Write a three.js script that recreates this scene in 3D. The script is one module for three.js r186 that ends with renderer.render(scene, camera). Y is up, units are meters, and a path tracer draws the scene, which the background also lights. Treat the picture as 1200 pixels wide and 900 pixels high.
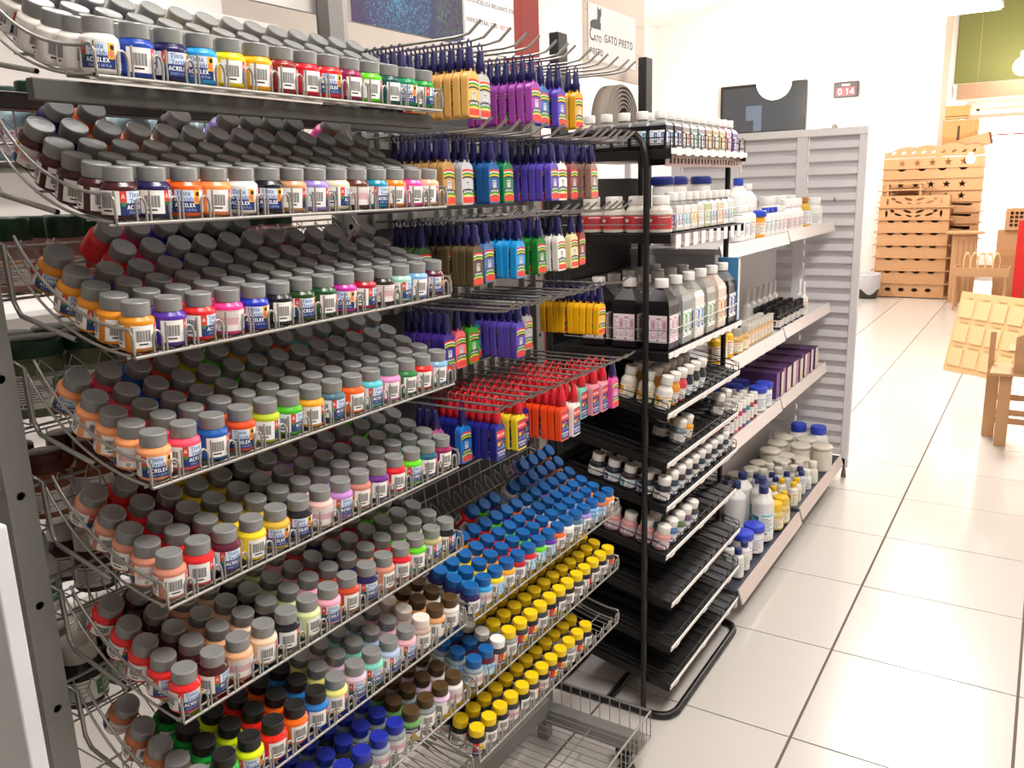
import * as THREE from 'three';
import { RoundedBoxGeometry } from 'three/addons/geometries/RoundedBoxGeometry.js';
import { mergeGeometries } from 'three/addons/utils/BufferGeometryUtils.js';
import { RectAreaLightUniformsLib } from 'three/addons/lights/RectAreaLightUniformsLib.js';

// ───────────────────────── camera, exposure, lights ─────────────────────────
const scene = new THREE.Scene();
scene.background = new THREE.Color(0xdfe6ee);
const camera = new THREE.PerspectiveCamera(49.37, 1200 / 900, 0.05, 60);
camera.matrixAutoUpdate = true;
{
  const m = new THREE.Matrix4().makeBasis(
    new THREE.Vector3(0.84464469, -0.02999205, -0.53448651),
    new THREE.Vector3(-0.09576226, 0.97385941, -0.20597924),
    new THREE.Vector3(0.52669245, 0.22516291, 0.81969307));
  camera.quaternion.setFromRotationMatrix(m);
  camera.position.set(0, 1.5, 0);
}
scene.add(camera);
const renderer = new THREE.WebGLRenderer({ antialias: true });
renderer.toneMapping = THREE.LinearToneMapping;
renderer.toneMappingExposure = 1.0;
renderer.shadowMap.enabled = true;
RectAreaLightUniformsLib.init();

// ceiling fittings: [x, y, z, width(x), length(z), intensity, colour]
const LAMPS = [
  [0.12, 2.9, -0.75, 0.3, 1.25, 35, 0xfffaf4],
  [0.42, 2.95, -2.75, 0.34, 1.25, 25, 0xfffaf5],
  [-0.62, 3.05, -6.9, 0.6, 1.6, 46, 0xfff8f2],
  [-0.98, 3.27, -10.5, 0.6, 1.2, 5, 0xfff3e6],
  [-1.6, 2.95, -1.0, 0.34, 1.25, 21, 0xfffaf6],
];

// ───────────────────────── helpers ─────────────────────────
let seed = 20240611;
const rnd = () => { seed = (seed * 1664525 + 1013904223) >>> 0; return seed / 4294967296; };
const rr = (a, b) => a + (b - a) * rnd();
const used = new Map();
function numbered(n) { const k = used.get(n) || 0; used.set(n, k + 1); return k ? n + '_' + String(k).padStart(3, '0') : n; }
function tag(o, label, category, group, kind) {
  o.userData.label = label; if (category) o.userData.category = category;
  if (group) o.userData.group = group; if (kind) o.userData.kind = kind; return o;
}
function thing(name, label, category, pos = [0, 0, 0], group, turn = 0) {
  const o = new THREE.Group(); o.name = numbered(name); o.position.set(...pos); o.rotation.y = turn;
  tag(o, label, category, group); scene.add(o); return o;
}
function shade(m) { m.castShadow = true; m.receiveShadow = true; return m; }
function mesh(name, geo, mat, parent) {
  const m = shade(new THREE.Mesh(geo, mat)); m.name = parent ? name : numbered(name);
  (parent || scene).add(m); return m;
}
function structure(name, geo, mat) { const m = mesh(name, geo, mat); m.userData.kind = 'structure'; return m; }
const clean = (g) => { const n = g.index ? g.toNonIndexed() : g; for (const k of Object.keys(n.attributes)) if (!['position', 'normal', 'uv'].includes(k)) n.deleteAttribute(k); return n; };
const merge = (list) => mergeGeometries(list.map(clean));
const box = (w, h, d, x = 0, y = 0, z = 0) => new THREE.BoxGeometry(w, h, d).translate(x, y, z);
const rbox = (w, h, d, r, x = 0, y = 0, z = 0) => new RoundedBoxGeometry(w, h, d, 2, r).translate(x, y, z);
const cyl = (r, h, x = 0, y = 0, z = 0, s = 12, r2 = r) => new THREE.CylinderGeometry(r2, r, h, s).translate(x, y, z);
const v3 = (p) => new THREE.Vector3(...p);
class Poly extends THREE.CurvePath {}
function wire(pts, r = 0.0015, seg = 0, rad = 5, smooth = false) {
  if (smooth) return new THREE.TubeGeometry(new THREE.CatmullRomCurve3(pts.map(v3), false, 'centripetal'), seg || pts.length * 3, r, rad);
  // polyline with mitred joints: small tubes with shared frames
  const cp = new THREE.CatmullRomCurve3(densify(pts).map(v3), false, 'catmullrom', 0.0);
  return new THREE.TubeGeometry(cp, seg || (densify(pts).length - 1) * 2, r, rad);
}
function densify(pts) { // double up near corners so that straight runs stay straight
  const out = [pts[0]];
  for (let i = 1; i < pts.length - 1; i++) {
    const a = pts[i - 1], b = pts[i], c = pts[i + 1];
    const la = Math.hypot(b[0] - a[0], b[1] - a[1], b[2] - a[2]), lc = Math.hypot(c[0] - b[0], c[1] - b[1], c[2] - b[2]);
    const e = Math.min(0.004, la / 3, lc / 3);
    out.push(b.map((v, k) => v + (a[k] - v) * e / la), b.map((v, k) => v + (c[k] - v) * e / lc));
  }
  out.push(pts[pts.length - 1]); return out;
}
const rod = (a, b, r = 0.0015, s = 5) => {
  const A = v3(a), B = v3(b), d = B.clone().sub(A), g = new THREE.CylinderGeometry(r, r, d.length(), s, 1);
  g.applyQuaternion(new THREE.Quaternion().setFromUnitVectors(new THREE.Vector3(0, 1, 0), d.clone().normalize()));
  return g.translate(...A.add(B).multiplyScalar(0.5).toArray());
};
const bar = (a, b, w, h) => { // flat bar with rectangular section between two points
  const A = v3(a), B = v3(b), d = B.clone().sub(A), g = new THREE.BoxGeometry(w, h, d.length());
  g.applyQuaternion(new THREE.Quaternion().setFromUnitVectors(new THREE.Vector3(0, 0, 1), d.clone().normalize()));
  return g.translate(...A.add(B).multiplyScalar(0.5).toArray());
};
const lathe = (pts, s = 20) => new THREE.LatheGeometry(pts.map(([r, y]) => new THREE.Vector2(r, y)), s);
const mats = new Map();
function mat(color, rough = 0.5, metal = 0, extra) {
  const k = color + '|' + rough + '|' + metal + '|' + (extra ? JSON.stringify(extra) : '');
  if (!mats.has(k)) { const M = extra && Object.keys(extra).some((q) => ['clearcoat', 'transmission', 'ior', 'thickness', 'attenuationColor'].includes(q)) ? THREE.MeshPhysicalMaterial : THREE.MeshStandardMaterial; mats.set(k, new M({ color, roughness: rough, metalness: metal, ...(extra || {}) })); }
  return mats.get(k);
}
function noiseTex(size, fn, srgb, rx = 1, ry = 1) {
  const d = new Uint8Array(size * size * 4);
  for (let j = 0; j < size; j++) for (let i = 0; i < size; i++) { const c = fn(i, j), o = (j * size + i) * 4; d[o] = c[0]; d[o + 1] = c[1]; d[o + 2] = c[2]; d[o + 3] = 255; }
  const t = new THREE.DataTexture(d, size, size); t.wrapS = t.wrapT = THREE.RepeatWrapping; t.magFilter = THREE.LinearFilter; t.minFilter = THREE.LinearMipmapLinearFilter; t.generateMipmaps = true;
  if (srgb) t.colorSpace = THREE.SRGBColorSpace; t.repeat.set(rx, ry); t.needsUpdate = true; return t;
}
function canvasTex(w, h, draw) {
  const c = document.createElement('canvas'); c.width = w; c.height = h; const g = c.getContext('2d'); draw(g, w, h);
  const t = new THREE.CanvasTexture(c); t.colorSpace = THREE.SRGBColorSpace; t.anisotropy = 8; return t;
}
const clamp = (v) => Math.max(0, Math.min(255, v));
const ord = ['top', 'second', 'third', 'fourth', 'fifth', 'sixth', 'seventh', 'eighth', 'ninth', 'tenth', 'eleventh', 'twelfth', 'thirteenth', 'fourteenth', 'fifteenth', 'sixteenth', 'seventeenth', 'eighteenth', 'nineteenth', 'twentieth', ...['first', 'second', 'third', 'fourth', 'fifth', 'sixth', 'seventh', 'eighth', 'ninth'].map((w) => 'twenty-' + w)];
const nth = ['first', ...ord.slice(1)];

// ───────────────────────── shared materials ─────────────────────────
const fine = noiseTex(256, () => { const v = 200 + 55 * rnd(); return [v, v, v]; });
const M = {
  wire: mat(0xa5a39d, 0.38, 0.72),
  post: mat(0x84837f, 0.5, 0.2),
  postDark: mat(0x4a4946, 0.5, 0.3),
  black: mat(0x121112, 0.42, 0.1),
  blackTray: mat(0x0d0c0d, 0.5, 0.05),
  white: mat(0xe9e6e4, 0.45),
  whitePaint: mat(0xdedbdc, 0.5),
  wall: mat(0xf3efec, 0.85),
  strip: mat(0xf0ece8, 0.5),
  capGrey: mat(0x8b8c8a, 0.36, 0.2),
  zinc: mat(0x8a8a86, 0.4, 0.6),
};

// ───────────────────────── the room ─────────────────────────
const XL = -5.25, XR = 4.6, ZB = 4.0, ZF = -12.45;
const TX = 0.5265, TZ = 0.5207, JX = -0.4755, JZ = -2.112;
{
  const floor = new THREE.Group(); floor.name = 'floor'; floor.userData.kind = 'structure'; floor.userData.label = 'glossy off-white ceramic tile floor with dark joints'; scene.add(floor);
  mesh('grout_bed', box(XR - XL + 0.4, 0.1, ZB + 16 + 0.4, (XL + XR) / 2, -0.0535, (ZB - 16) / 2), mat(0x6a5d55, 0.9), floor);
  const grain = noiseTex(512, () => { const v = 150 + 105 * rnd() * rnd(); return [v, v, v]; }, false, 2, 2);
  const tmats = [0xcdc8c2, 0xcac5bf, 0xcfcac5].map((c) => new THREE.MeshPhysicalMaterial({ color: c, roughness: 0.3, roughnessMap: grain, bumpMap: grain, bumpScale: 0.00012, clearcoat: 0.25, clearcoatRoughness: 0.12 }));
  const tg = new RoundedBoxGeometry(TX - 0.0075, 0.01, TZ - 0.0045, 1, 0.0012);
  for (let i = -9; i <= 4; i++) for (let j = -5; j <= 22; j++) {
    const x = JX + TX * (i + 0.5), z = JZ - TZ * (j + 0.5);
    if (z < -14 || x < XL || z > 0.6) continue;
    const t = mesh('tile', tg, tmats[(i * 7 + j * 3 + 70) % 3], floor); t.position.set(x, -0.005, z);
  }
  // walls, with thickness
  structure('wall_left', box(0.2, 5.2, ZB + 12.7, XL - 0.1, 2.5, (ZB - 12.7) / 2), M.wall);
  structure('wall_right', box(0.2, 5.2, ZB + 16.6, XR + 0.1, 2.5, (ZB - 16.6) / 2), M.wall);
  structure('wall_rear', box(XR - XL + 0.4, 5.2, 0.2, (XL + XR) / 2, 2.5, ZB + 0.1), M.wall);
  structure('wall_far', box(3.9, 5.2, 0.25, -3.3, 2.5, ZF - 0.125), M.wall);
  const lintel = structure('wall_lintel', box(3.95, 1.65, 0.2, 0.62, 3.62, -14.1), mat(0x8f9458, 0.8));
  lintel.userData.label = 'olive green painted wall above the far opening';
  structure('wall_end', box(4.0, 2.7, 0.2, 0.62, 1.3, -16.4), M.wall);
  structure('wall_beyond', box(4.0, 2.7, 0.2, 0.62, 4.0, -16.4), M.wall);
  structure('wall_side', box(0.2, 5.2, 3.8, -1.46, 2.5, -14.62), M.wall);
  const tr = structure('trim_1', box(0.07, 5.0, 0.06, -1.31, 2.4, ZF + 0.01), mat(0xd9bfae, 0.6)); tr.userData.label = 'pinkish beige corner trim of the far opening';
  structure('trim_2', box(3.9, 0.2, 0.3, 0.65, 2.66, -13.95), mat(0xb9987c, 0.6));
  structure('trim_3', box(3.75, 0.05, 0.2, 0.7, 2.33, -14.1), mat(0xe0b8a2, 0.6));
  // sloping ceiling: rises from the left wall to a ridge, then falls
  const slab = (x0, y0, x1, y1) => { const g = new THREE.BufferGeometry(), z0 = ZB + 0.2, z1 = -16.6, t = 0.12; const s = new THREE.Shape([[x0, y0], [x1, y1], [x1, y1 + t], [x0, y0 + t]].map((p) => new THREE.Vector2(...p))); return new THREE.ExtrudeGeometry(s, { depth: z0 - z1, bevelEnabled: false }).translate(0, 0, z1); };
  const c = structure('ceiling', merge([slab(XL - 0.2, 3.76, -0.9, 4.46), slab(-0.9, 4.46, XR + 0.2, 3.9)]), mat(0xeeeae6, 0.9)); c.userData.label = 'sloping white ceiling';
}
// ceiling fittings: housing, glowing diffuser, and the light that leaves it
LAMPS.forEach(([x, y, z, w, l, I, c], i) => {
  const where = ['over the aisle by the paint jars', 'over the aisle by the white shelving', 'over the aisle by the leaning board', 'over the aisle by the fibreboard crates', 'over the aisle behind the paint rack'][i];
  const t = thing('ceiling_light', 'long white fluorescent fitting hanging ' + where, 'ceiling light', [x, y, z], 'fluorescent ceiling fittings');
  mesh('housing', rbox(w + 0.05, 0.06, l + 0.06, 0.012, 0, 0.035, 0), M.white, t);
  const glow = new THREE.MeshStandardMaterial({ color: 0xffffff, emissive: c, emissiveIntensity: Math.max(5, Math.min(I * 0.35, 14)), roughness: 0.6 });
  mesh('diffuser', rbox(w, 0.02, l, 0.006, 0, -0.005, 0), glow, t);
  for (const s of [-1, 1]) mesh('suspension_cord', rod([0, 0.06, s * l * 0.35], [0, (x < -0.9 ? 3.76 + (x - XL + 0.2) * 0.1573 : 4.46 - (x + 0.9) * 0.151) - y, s * l * 0.35], 0.003), M.white, t);
  const L = new THREE.RectAreaLight(c, I, w, l); L.position.set(x, y - 0.02, z); L.lookAt(x, y - 2, z); L.name = 'fitting_light'; scene.add(L);
});
// daylight in the far opening on the right
{
  const w = new THREE.Group(); w.name = 'window_1'; w.userData.kind = 'structure'; w.userData.label = 'bright daylight window at the end of the shop'; scene.add(w);
  mesh('pane', box(3.4, 2.3, 0.02, 0.52, 1.4, -16.26), new THREE.MeshStandardMaterial({ color: 0xffffff, emissive: 0xfff0e0, emissiveIntensity: 6 }), w);
  for (const x of [-1.19, 0.52, 2.23]) mesh('mullion', box(0.05, 2.35, 0.05, x, 1.4, -16.23), M.white, w);
  for (const y of [0.23, 2.57]) mesh('rail', box(3.47, 0.05, 0.05, 0.52, y, -16.23), M.white, w);
  const L = new THREE.RectAreaLight(0xfff0e0, 6, 3.4, 2.3); L.position.set(0.52, 1.4, -16.2); L.lookAt(0.52, 1.4, -10); L.name = 'window_light'; scene.add(L);
}

// ───────────────────────── grey wire gondola ─────────────────────────
const XF = -0.8325, XB = -1.05, PITCH = 0.0412, DECK = 0.264;
const LZ = -0.533, RZ = -1.135;                     // where the left and right bays begin
const LEFT_Y = [1.628, 1.48, 1.336, 1.186, 1.037, 0.885, 0.737, 0.583, 0.43];
const RIGHT_Y = [0.731, 0.58, 0.432];
const angle = (s) => (4 + 52 * Math.pow(Math.max(0, s) / DECK, 1.3)) * Math.PI / 180;
const PROF = (() => { const out = [[0, 0, angle(0)]]; let x = 0, y = 0; const n = 88; for (let i = 1; i <= n; i++) { const a = angle((i - 0.5) * DECK / n); x -= Math.cos(a) * DECK / n; y += Math.sin(a) * DECK / n; out.push([x, y, angle(i * DECK / n)]); } return out; })();
const prof = (s) => PROF[Math.max(0, Math.min(88, Math.round(s / DECK * 88)))];
{
  const g = thing('gondola_frame', 'dark grey painted steel frame carrying the wire shelves', 'shelf frame', [0, 0, 0]);
  for (const z of [-0.497, -1.122, -1.772]) {
    // hollow section: pierced front plate, two sides, back
    const H = z === -0.497 ? 1.95 : z === -1.122 ? 1.98 : 1.72, s = new THREE.Shape([[-0.017, 0], [0.017, 0], [0.017, H], [-0.017, H]].map((q) => new THREE.Vector2(...q)));
    for (let k = 0; k < 12; k++) { const y = 0.25 + k * 0.149; if (y > H - 0.03) break; const c = new THREE.Path(); c.absarc(0, y, 0.0055, 0, Math.PI * 2); s.holes.push(c); }
    mesh('post', merge([new THREE.ExtrudeGeometry(s, { depth: 0.002, bevelEnabled: false, curveSegments: 10 }).rotateY(Math.PI / 2).translate(-1.052, 0.004, z), box(0.026, H, 0.002, -1.065, H / 2 + 0.004, z + 0.016), box(0.026, H, 0.002, -1.065, H / 2 + 0.004, z - 0.016), box(0.002, H, 0.034, -1.077, H / 2 + 0.004, z), box(0.026, 0.002, 0.03, -1.065, H + 0.003, z)]), M.post, g);
  }
  mesh('added_dark_sheet', rbox(0.006, 1.1, 0.62, 0.001, -1.084, 1.16, -1.447), mat(0x3b3a3c, 0.7), g);  // added sheet, its dark colour stands in for the shade behind the hanging bottles
  mesh('bolt', cyl(0.007, 0.008, 0, 0, 0, 6).rotateX(Math.PI / 2).translate(-1.064, 1.16, -0.476), M.zinc, g);
  mesh('beam', rbox(0.012, 0.022, 0.64, 0.002, -0.862, 1.612, -0.8), M.postDark, g);
  mesh('beam', rbox(0.016, 0.02, 1.28, 0.002, -1.088, 1.626, -1.13), M.postDark, g);
  mesh('beam', rbox(0.05, 0.05, 1.26, 0.003, -1.064, 0.115, -1.13), M.post, g);
  for (const z of [-0.497, -1.772]) { mesh('foot', rbox(0.58, 0.045, 0.04, 0.003, -1.06, 0.085, z), M.post, g); }
  mesh('foot', rbox(0.3, 0.02, 0.05, 0.003, -0.93, 0.075, -1.45), M.post, g);
  for (const [x, z] of [[-0.835, -1.8], [-0.80, -1.74], [-1.28, -1.77], [-0.8, -0.5]]) { const c = mesh('caster', merge([cyl(0.022, 0.018, 0, 0, 0, 14).rotateX(Math.PI / 2).translate(x, 0.023, z), box(0.022, 0.03, 0.028, x, 0.05, z)]), M.black, g); }
}
// one wire shelf: deck of hairpin wires, front rail with loops, side rails and brackets
const deckPts = (lift, z, from = 0) => { const o = []; for (let i = from; i <= 88; i += 8) { const [x, y, a] = PROF[i]; o.push([XF + x + Math.sin(a) * lift, y + Math.cos(a) * lift, z]); } return o; };
const LOOP = wire([[XF + 0.003, -0.002, -0.0055], [XF + 0.004, 0.018, -0.0055], [XF + 0.004, 0.0235, -0.003], [XF + 0.004, 0.025, 0], [XF + 0.004, 0.0235, 0.003], [XF + 0.004, 0.018, 0.0055], [XF + 0.003, -0.002, 0.0055]], 0.0016, 14, 5, true);
const ROD = rod([XF + 0.002, -0.002, 0], [XF + 0.004, 0.032, 0], 0.0014);
function wireShelf(y, z0, cols, label, group, tallBack) {
  const z1 = z0 - cols * PITCH, t = thing('wire_shelf', label, 'wire shelf', [0, y, 0], group);
  const deck = [];
  for (let c = 0; c < cols; c++) { const a = deckPts(0, z0 - (c + 0.27) * PITCH), b = deckPts(0, z0 - (c + 0.73) * PITCH).reverse(), e = a[a.length - 1]; deck.push(wire([...a, [e[0] - 0.004, e[1] + 0.009, z0 - (c + 0.5) * PITCH], ...b], 0.0012, 28, 4, true)); }
  for (const s of [0.05, 0.15, 0.24]) { const [x, yy] = prof(s); deck.push(rod([XF + x, yy - 0.003, z0], [XF + x, yy - 0.003, z1], 0.0016)); }
  mesh('wire_deck', merge(deck), M.wire, t);
  mesh('front_rail', merge([rod([XF + 0.003, -0.002, z0], [XF + 0.003, -0.002, z1], 0.0022, 6), rod([XF - 0.012, -0.003, z0], [XF - 0.012, -0.003, z1], 0.0016)]), M.wire, t);
  for (let c = 0; c < cols; c++) { const l = mesh('divider_loop', LOOP, M.wire, t); l.position.z = z0 - (c + 0.72) * PITCH; }
  for (let c = 0; c <= cols; c++) { const r = mesh('divider_rod', ROD, M.wire, t); r.position.z = z0 - c * PITCH; }
  for (const z of [z0 + 0.001, z1 - 0.001]) {
    const up = deckPts(0.028, z); up.unshift([XF + 0.004, 0.004, z]);
    mesh('side_rail', merge([wire(up, 0.0021, 30, 6, true), wire(deckPts(0, z), 0.0018, 22, 5, true)]), M.wire, t);
    const [bx, by] = prof(DECK);
    mesh('bracket', merge([wire([[XF + bx - 0.012, by + 0.015, z + 0.012], [XF + bx + 0.004, by + 0.012, z + 0.004], [XF + bx + 0.004, 0.036, z + 0.002], [XF - 0.1, 0.012, z + 0.002]], 0.0032, 0, 6)]), M.wire, t);
  }
  if (tallBack) { const [bx, by] = prof(DECK), f = []; for (let c = 0; c <= cols; c++) f.push(rod([XF + bx, by, z0 - c * PITCH], [XF + bx - 0.005, tallBack, z0 - c * PITCH], 0.0014)); f.push(rod([XF + bx - 0.005, tallBack, z0], [XF + bx - 0.005, tallBack, z1], 0.0028, 6), rod([XF + bx - 0.003, tallBack - 0.03, z0], [XF + bx - 0.003, tallBack - 0.03, z1], 0.0016)); mesh('back_fence', merge(f), M.wire, t); }
  return t;
}
LEFT_Y.forEach((y, i) => wireShelf(y, LZ, 14, i === 8 ? 'empty curved grey wire shelf, lowest of the tall stack' : `curved grey wire shelf for paint jars, ${ord[i]} of the tall stack`, 'curved wire shelves'));
RIGHT_Y.forEach((y, i) => wireShelf(y, RZ, 15, `curved grey wire shelf below the hanging bottles, ${['uppermost, full of blue-capped jars', 'middle one, mostly yellow caps', 'lowest one with a bare end'][i]}`, 'curved wire shelves', i ? 0 : 0.165));
// base basket near the floor
{
  const t = thing('base_basket', 'shallow grey wire basket at the foot of the paint rack', 'wire basket', [0, 0, 0]);
  const x0 = -0.755, x1 = -1.34, z0 = -0.52, z1 = -1.79, f = [], d = [];
  for (let z = z0; z >= z1 - 0.001; z -= 0.0254) { d.push(rod([x0, 0.104, z], [x1, 0.104, z], 0.0016, 4)); f.push(rod([x0, 0.104, z], [x0, 0.178, z], 0.0014, 4), rod([x1, 0.104, z], [x1, 0.178, z], 0.0014, 4)); }
  for (let x = x0; x >= x1; x -= 0.0293) for (const z of [z0, z1]) f.push(rod([x, 0.104, z], [x, 0.178, z], 0.0014, 4));
  for (const x of [x0, x0 - 0.15, x0 - 0.3, x1]) d.push(rod([x, 0.1005, z0], [x, 0.1005, z1], 0.0024));
  mesh('wire_deck', merge(d), M.wire, t); mesh('wire_fence', merge(f), M.wire, t);
  mesh('rim', merge([rod([x0, 0.178, z0], [x0, 0.178, z1], 0.003, 6), rod([x1, 0.178, z0], [x1, 0.178, z1], 0.003, 6), rod([x0, 0.178, z0], [x1, 0.178, z0], 0.003, 6), rod([x0, 0.178, z1], [x1, 0.178, z1], 0.003, 6)]), M.wire, t);
}

// ───────────────────────── paint jars ─────────────────────────
const barcode = (g, x, y, w, h) => { g.fillStyle = '#f4f2ee'; g.fillRect(x, y, w, h); g.fillStyle = '#222'; let u = x + w * 0.18, k = 7; while (u < x + w * 0.82) { k = (k * 37 + 11) % 101; const b = 1 + (k % 4); g.fillRect(u, y + h * 0.22, b, h * 0.5); u += b + 1 + (k % 3); } g.fillRect(x + w * 0.3, y + h * 0.8, w * 0.4, h * 0.07); };
const jarLabelTex = (style) => canvasTex(1024, 208, (g, w, h) => {
  g.fillStyle = '#f3f1ee'; g.fillRect(0, 0, w, h);
  barcode(g, 0, 0, 230, h);
  g.fillStyle = '#d8402f'; g.fillRect(238, 0, 62, h * 0.55); g.fillStyle = '#f5d9cf'; g.font = 'bold 54px sans-serif'; g.fillText('A', 250, 66);
  if (style === 0) {
    g.fillStyle = '#cfe0ef'; g.fillRect(300, 0, 190, h * 0.56); g.fillStyle = '#23356f'; g.fillRect(238, h * 0.5, 330, h * 0.5);
    g.fillStyle = '#2f8f3f'; g.beginPath(); g.arc(270, 115, 20, 0, 7); g.fill();
    g.fillStyle = '#34408f'; g.font = 'bold 52px serif'; g.fillText('Tinta', 322, 50); g.fillText('Tecido', 330, 102);
    g.fillStyle = '#ffffff'; g.font = 'bold 52px sans-serif'; g.fillText('ACRILEX', 300, 158); g.fillStyle = '#9fb6e6'; g.font = 'bold 28px sans-serif'; g.fillText('37ml / 1.25 fl.oz', 316, 194);
    g.fillStyle = '#f0b53a'; g.fillRect(496, 0, 72, h * 0.62); g.fillStyle = '#2a1d18'; g.beginPath(); g.arc(540, 36, 22, 0, 7); g.fill(); g.fillStyle = '#d9795a'; g.beginPath(); g.ellipse(528, 88, 26, 30, 0, 0, 7); g.fill();
  } else if (style === 1) {
    g.fillStyle = '#a9d4ee'; g.fillRect(238, 0, 330, h); g.fillStyle = '#3f7fc4'; for (let k = 0; k < 26; k++) { g.beginPath(); g.arc(245 + (k * 97) % 310, (k * 53) % h, 5 + k % 9, 0, 7); g.fill(); }
    g.fillStyle = '#1d4f9c'; g.font = 'bold 52px serif'; g.fillText('Glitter', 320, 84); g.fillStyle = '#fff'; g.font = 'bold 46px sans-serif'; g.fillText('ACRILEX', 300, 160);
  } else if (style === 2) {
    g.fillStyle = '#e7ddd0'; g.fillRect(238, 0, 330, h); g.fillStyle = '#d5342c'; g.fillRect(300, 0, 120, h); g.fillStyle = '#f2c21d'; g.beginPath(); g.arc(470, 92, 66, 0, 7); g.fill(); g.fillStyle = '#24306e'; g.fillRect(300, h * 0.66, 268, h * 0.34); g.fillStyle = '#fff'; g.font = 'bold 40px sans-serif'; g.fillText('ACRILEX', 320, 190);
    g.fillStyle = '#2b2b2b'; g.font = 'bold 44px sans-serif'; g.fillText('tinta', 426, 104);
  } else {
    g.fillStyle = '#e9e4dc'; g.fillRect(238, 0, 330, h); g.fillStyle = '#2c2a3e'; g.fillRect(300, 0, 268, h * 0.4); g.fillStyle = '#b08d3a'; g.beginPath(); g.moveTo(330, h); g.lineTo(430, 60); g.lineTo(540, h); g.fill(); g.fillStyle = '#fff'; g.font = 'bold 46px sans-serif'; g.fillText('ACRILEX', 310, 60);
  }
  g.fillStyle = '#ece5e2'; g.fillRect(590, 0, 300, h); g.fillStyle = '#e5b3bb'; g.fillRect(600, 66, 280, 80); g.fillStyle = '#7d7774';
  for (let r = 0; r < 11; r++) for (let u = 604; u < 874;) { const b = 8 + (u * 13 + r * 29) % 26; if (r < 7) g.fillRect(u, 8 + r * 19, b, 6); u += b + 7; }
  g.fillStyle = '#4f8a3c'; g.beginPath(); g.arc(700, 178, 20, 0, 7); g.fill(); g.fillStyle = '#ece5e2'; g.beginPath(); g.arc(700, 178, 9, 0, 7); g.fill();
  barcode(g, 900, 0, 124, h);
});
const JL = [0, 1, 2, 3].map((s) => new THREE.MeshStandardMaterial({ map: jarLabelTex(s), roughness: 0.45 }));
const JAR = {
  body: lathe([[0, 0.0006], [0.0165, 0.0006], [0.0186, 0.0022], [0.0192, 0.005], [0.0192, 0.0325], [0.0185, 0.0356], [0.0148, 0.0388], [0.0142, 0.042]], 22),
  cap: lathe([[0.0148, 0.0396], [0.0154, 0.0402], [0.0154, 0.0534], [0.0147, 0.055], [0.0136, 0.0553], [0.0128, 0.0545], [0, 0.0546]], 20),
  label: new THREE.CylinderGeometry(0.01945, 0.01945, 0.0252, 22, 1, true, 0.2, Math.PI * 2 - 0.4).translate(0, 0.0178, 0),
};
const CAPS = { grey: M.capGrey, blue: mat(0x0b5a9e, 0.45), yellow: mat(0xf0cb0c, 0.42), black: mat(0x171716, 0.55), brown: mat(0x4c3619, 0.5), cream: mat(0xe4d9d0, 0.5), royal: mat(0x1b2aa0, 0.42), white: mat(0xf0eeea, 0.45) };
const LABELSTYLE = { grey: 0, black: 0, blue: 1, yellow: 2, brown: 3, cream: 3, royal: 1, white: 2 };
// colour tables: [name, sRGB] per column, left to right as one faces the rack
const C = { white: 0xf2efe8, blue: 0x1d46a8, navy: 0x221c52, sky: 0x2f9fdc, yellow: 0xf3da17, amber: 0xf5b012, rust: 0x8e2a22, red: 0xd8202c, magenta: 0x8c1d4e, lime: 0x66d21f, 'deep teal': 0x0f4f4b, green: 0x0d8a55, 'leaf green': 0x1f9130, maroon: 0x40181c, orange: 0xf2611c, apricot: 0xf79350, black: 0x191720, beige: 0xcf9b6c, lilac: 0x9a86d2, cream: 0xebdcb6, brown: 0x5f3326, teal: 0x1f8fb0, tangerine: 0xf08418, pink: 0xf04aa4, peach: 0xefb388, ochre: 0xdb8c1f, violet: 0x5530a0, scarlet: 0xe42a2a, 'hot pink': 0xee3f93, 'royal blue': 0x2434b8, 'dark green': 0x24451c, 'forest green': 0x1d4f2c, fuchsia: 0xc42c9c, crimson: 0xb31a2c, 'dark brown': 0x2b2119, mint: 0x9ed2bd, 'light blue': 0x79a8dc, burgundy: 0x5c1a30, 'pale orange': 0xf3a06a, coral: 0xf5536c, cobalt: 0x1557a8, vermilion: 0xdc4a1e, 'yellow green': 0xb3c52c, 'grass green': 0x4fb525, marigold: 0xf0a42c, slate: 0x47707e, turquoise: 0x56c4cf, rose: 0xe590c0, emerald: 0x2c7a3c, 'powder blue': 0x7fb0cf, salmon: 0xd08a72, 'bright yellow': 0xf4d62a, mustard: 0xd9b33f, 'light pink': 0xf3c3ba, orchid: 0xc286cc, 'dusty pink': 0xc37f70, purple: 0x6a2a86, 'petrol blue': 0x1f5c74, 'light peach': 0xf4d3b4, 'pale green': 0xd9e7a4, 'baby pink': 0xf5a9bf, 'brick red': 0xc7482c, khaki: 0xb3a878, terracotta: 0xb56a45, 'neon green': 0x16a53c, 'neon yellow': 0xe4f21a, 'neon red': 0xf2291f, 'neon orange': 0xf7701a, azure: 0x2a7cc8, 'pale yellow': 0xf2ea86, 'pale lilac': 0xdcbfd6, aqua: 0x82d3bb, 'ice blue': 0xb4c6e6, 'pearl pink': 0xf0b2be, 'pearl brown': 0xbfa79c, bronze: 0xdd9f68, pearl: 0xe5e0da, clear: 0x8a97a0, silver: 0x87908f, graphite: 0x33363a, 'moss green': 0x6a9e5a };
const g = 'grey';
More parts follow.
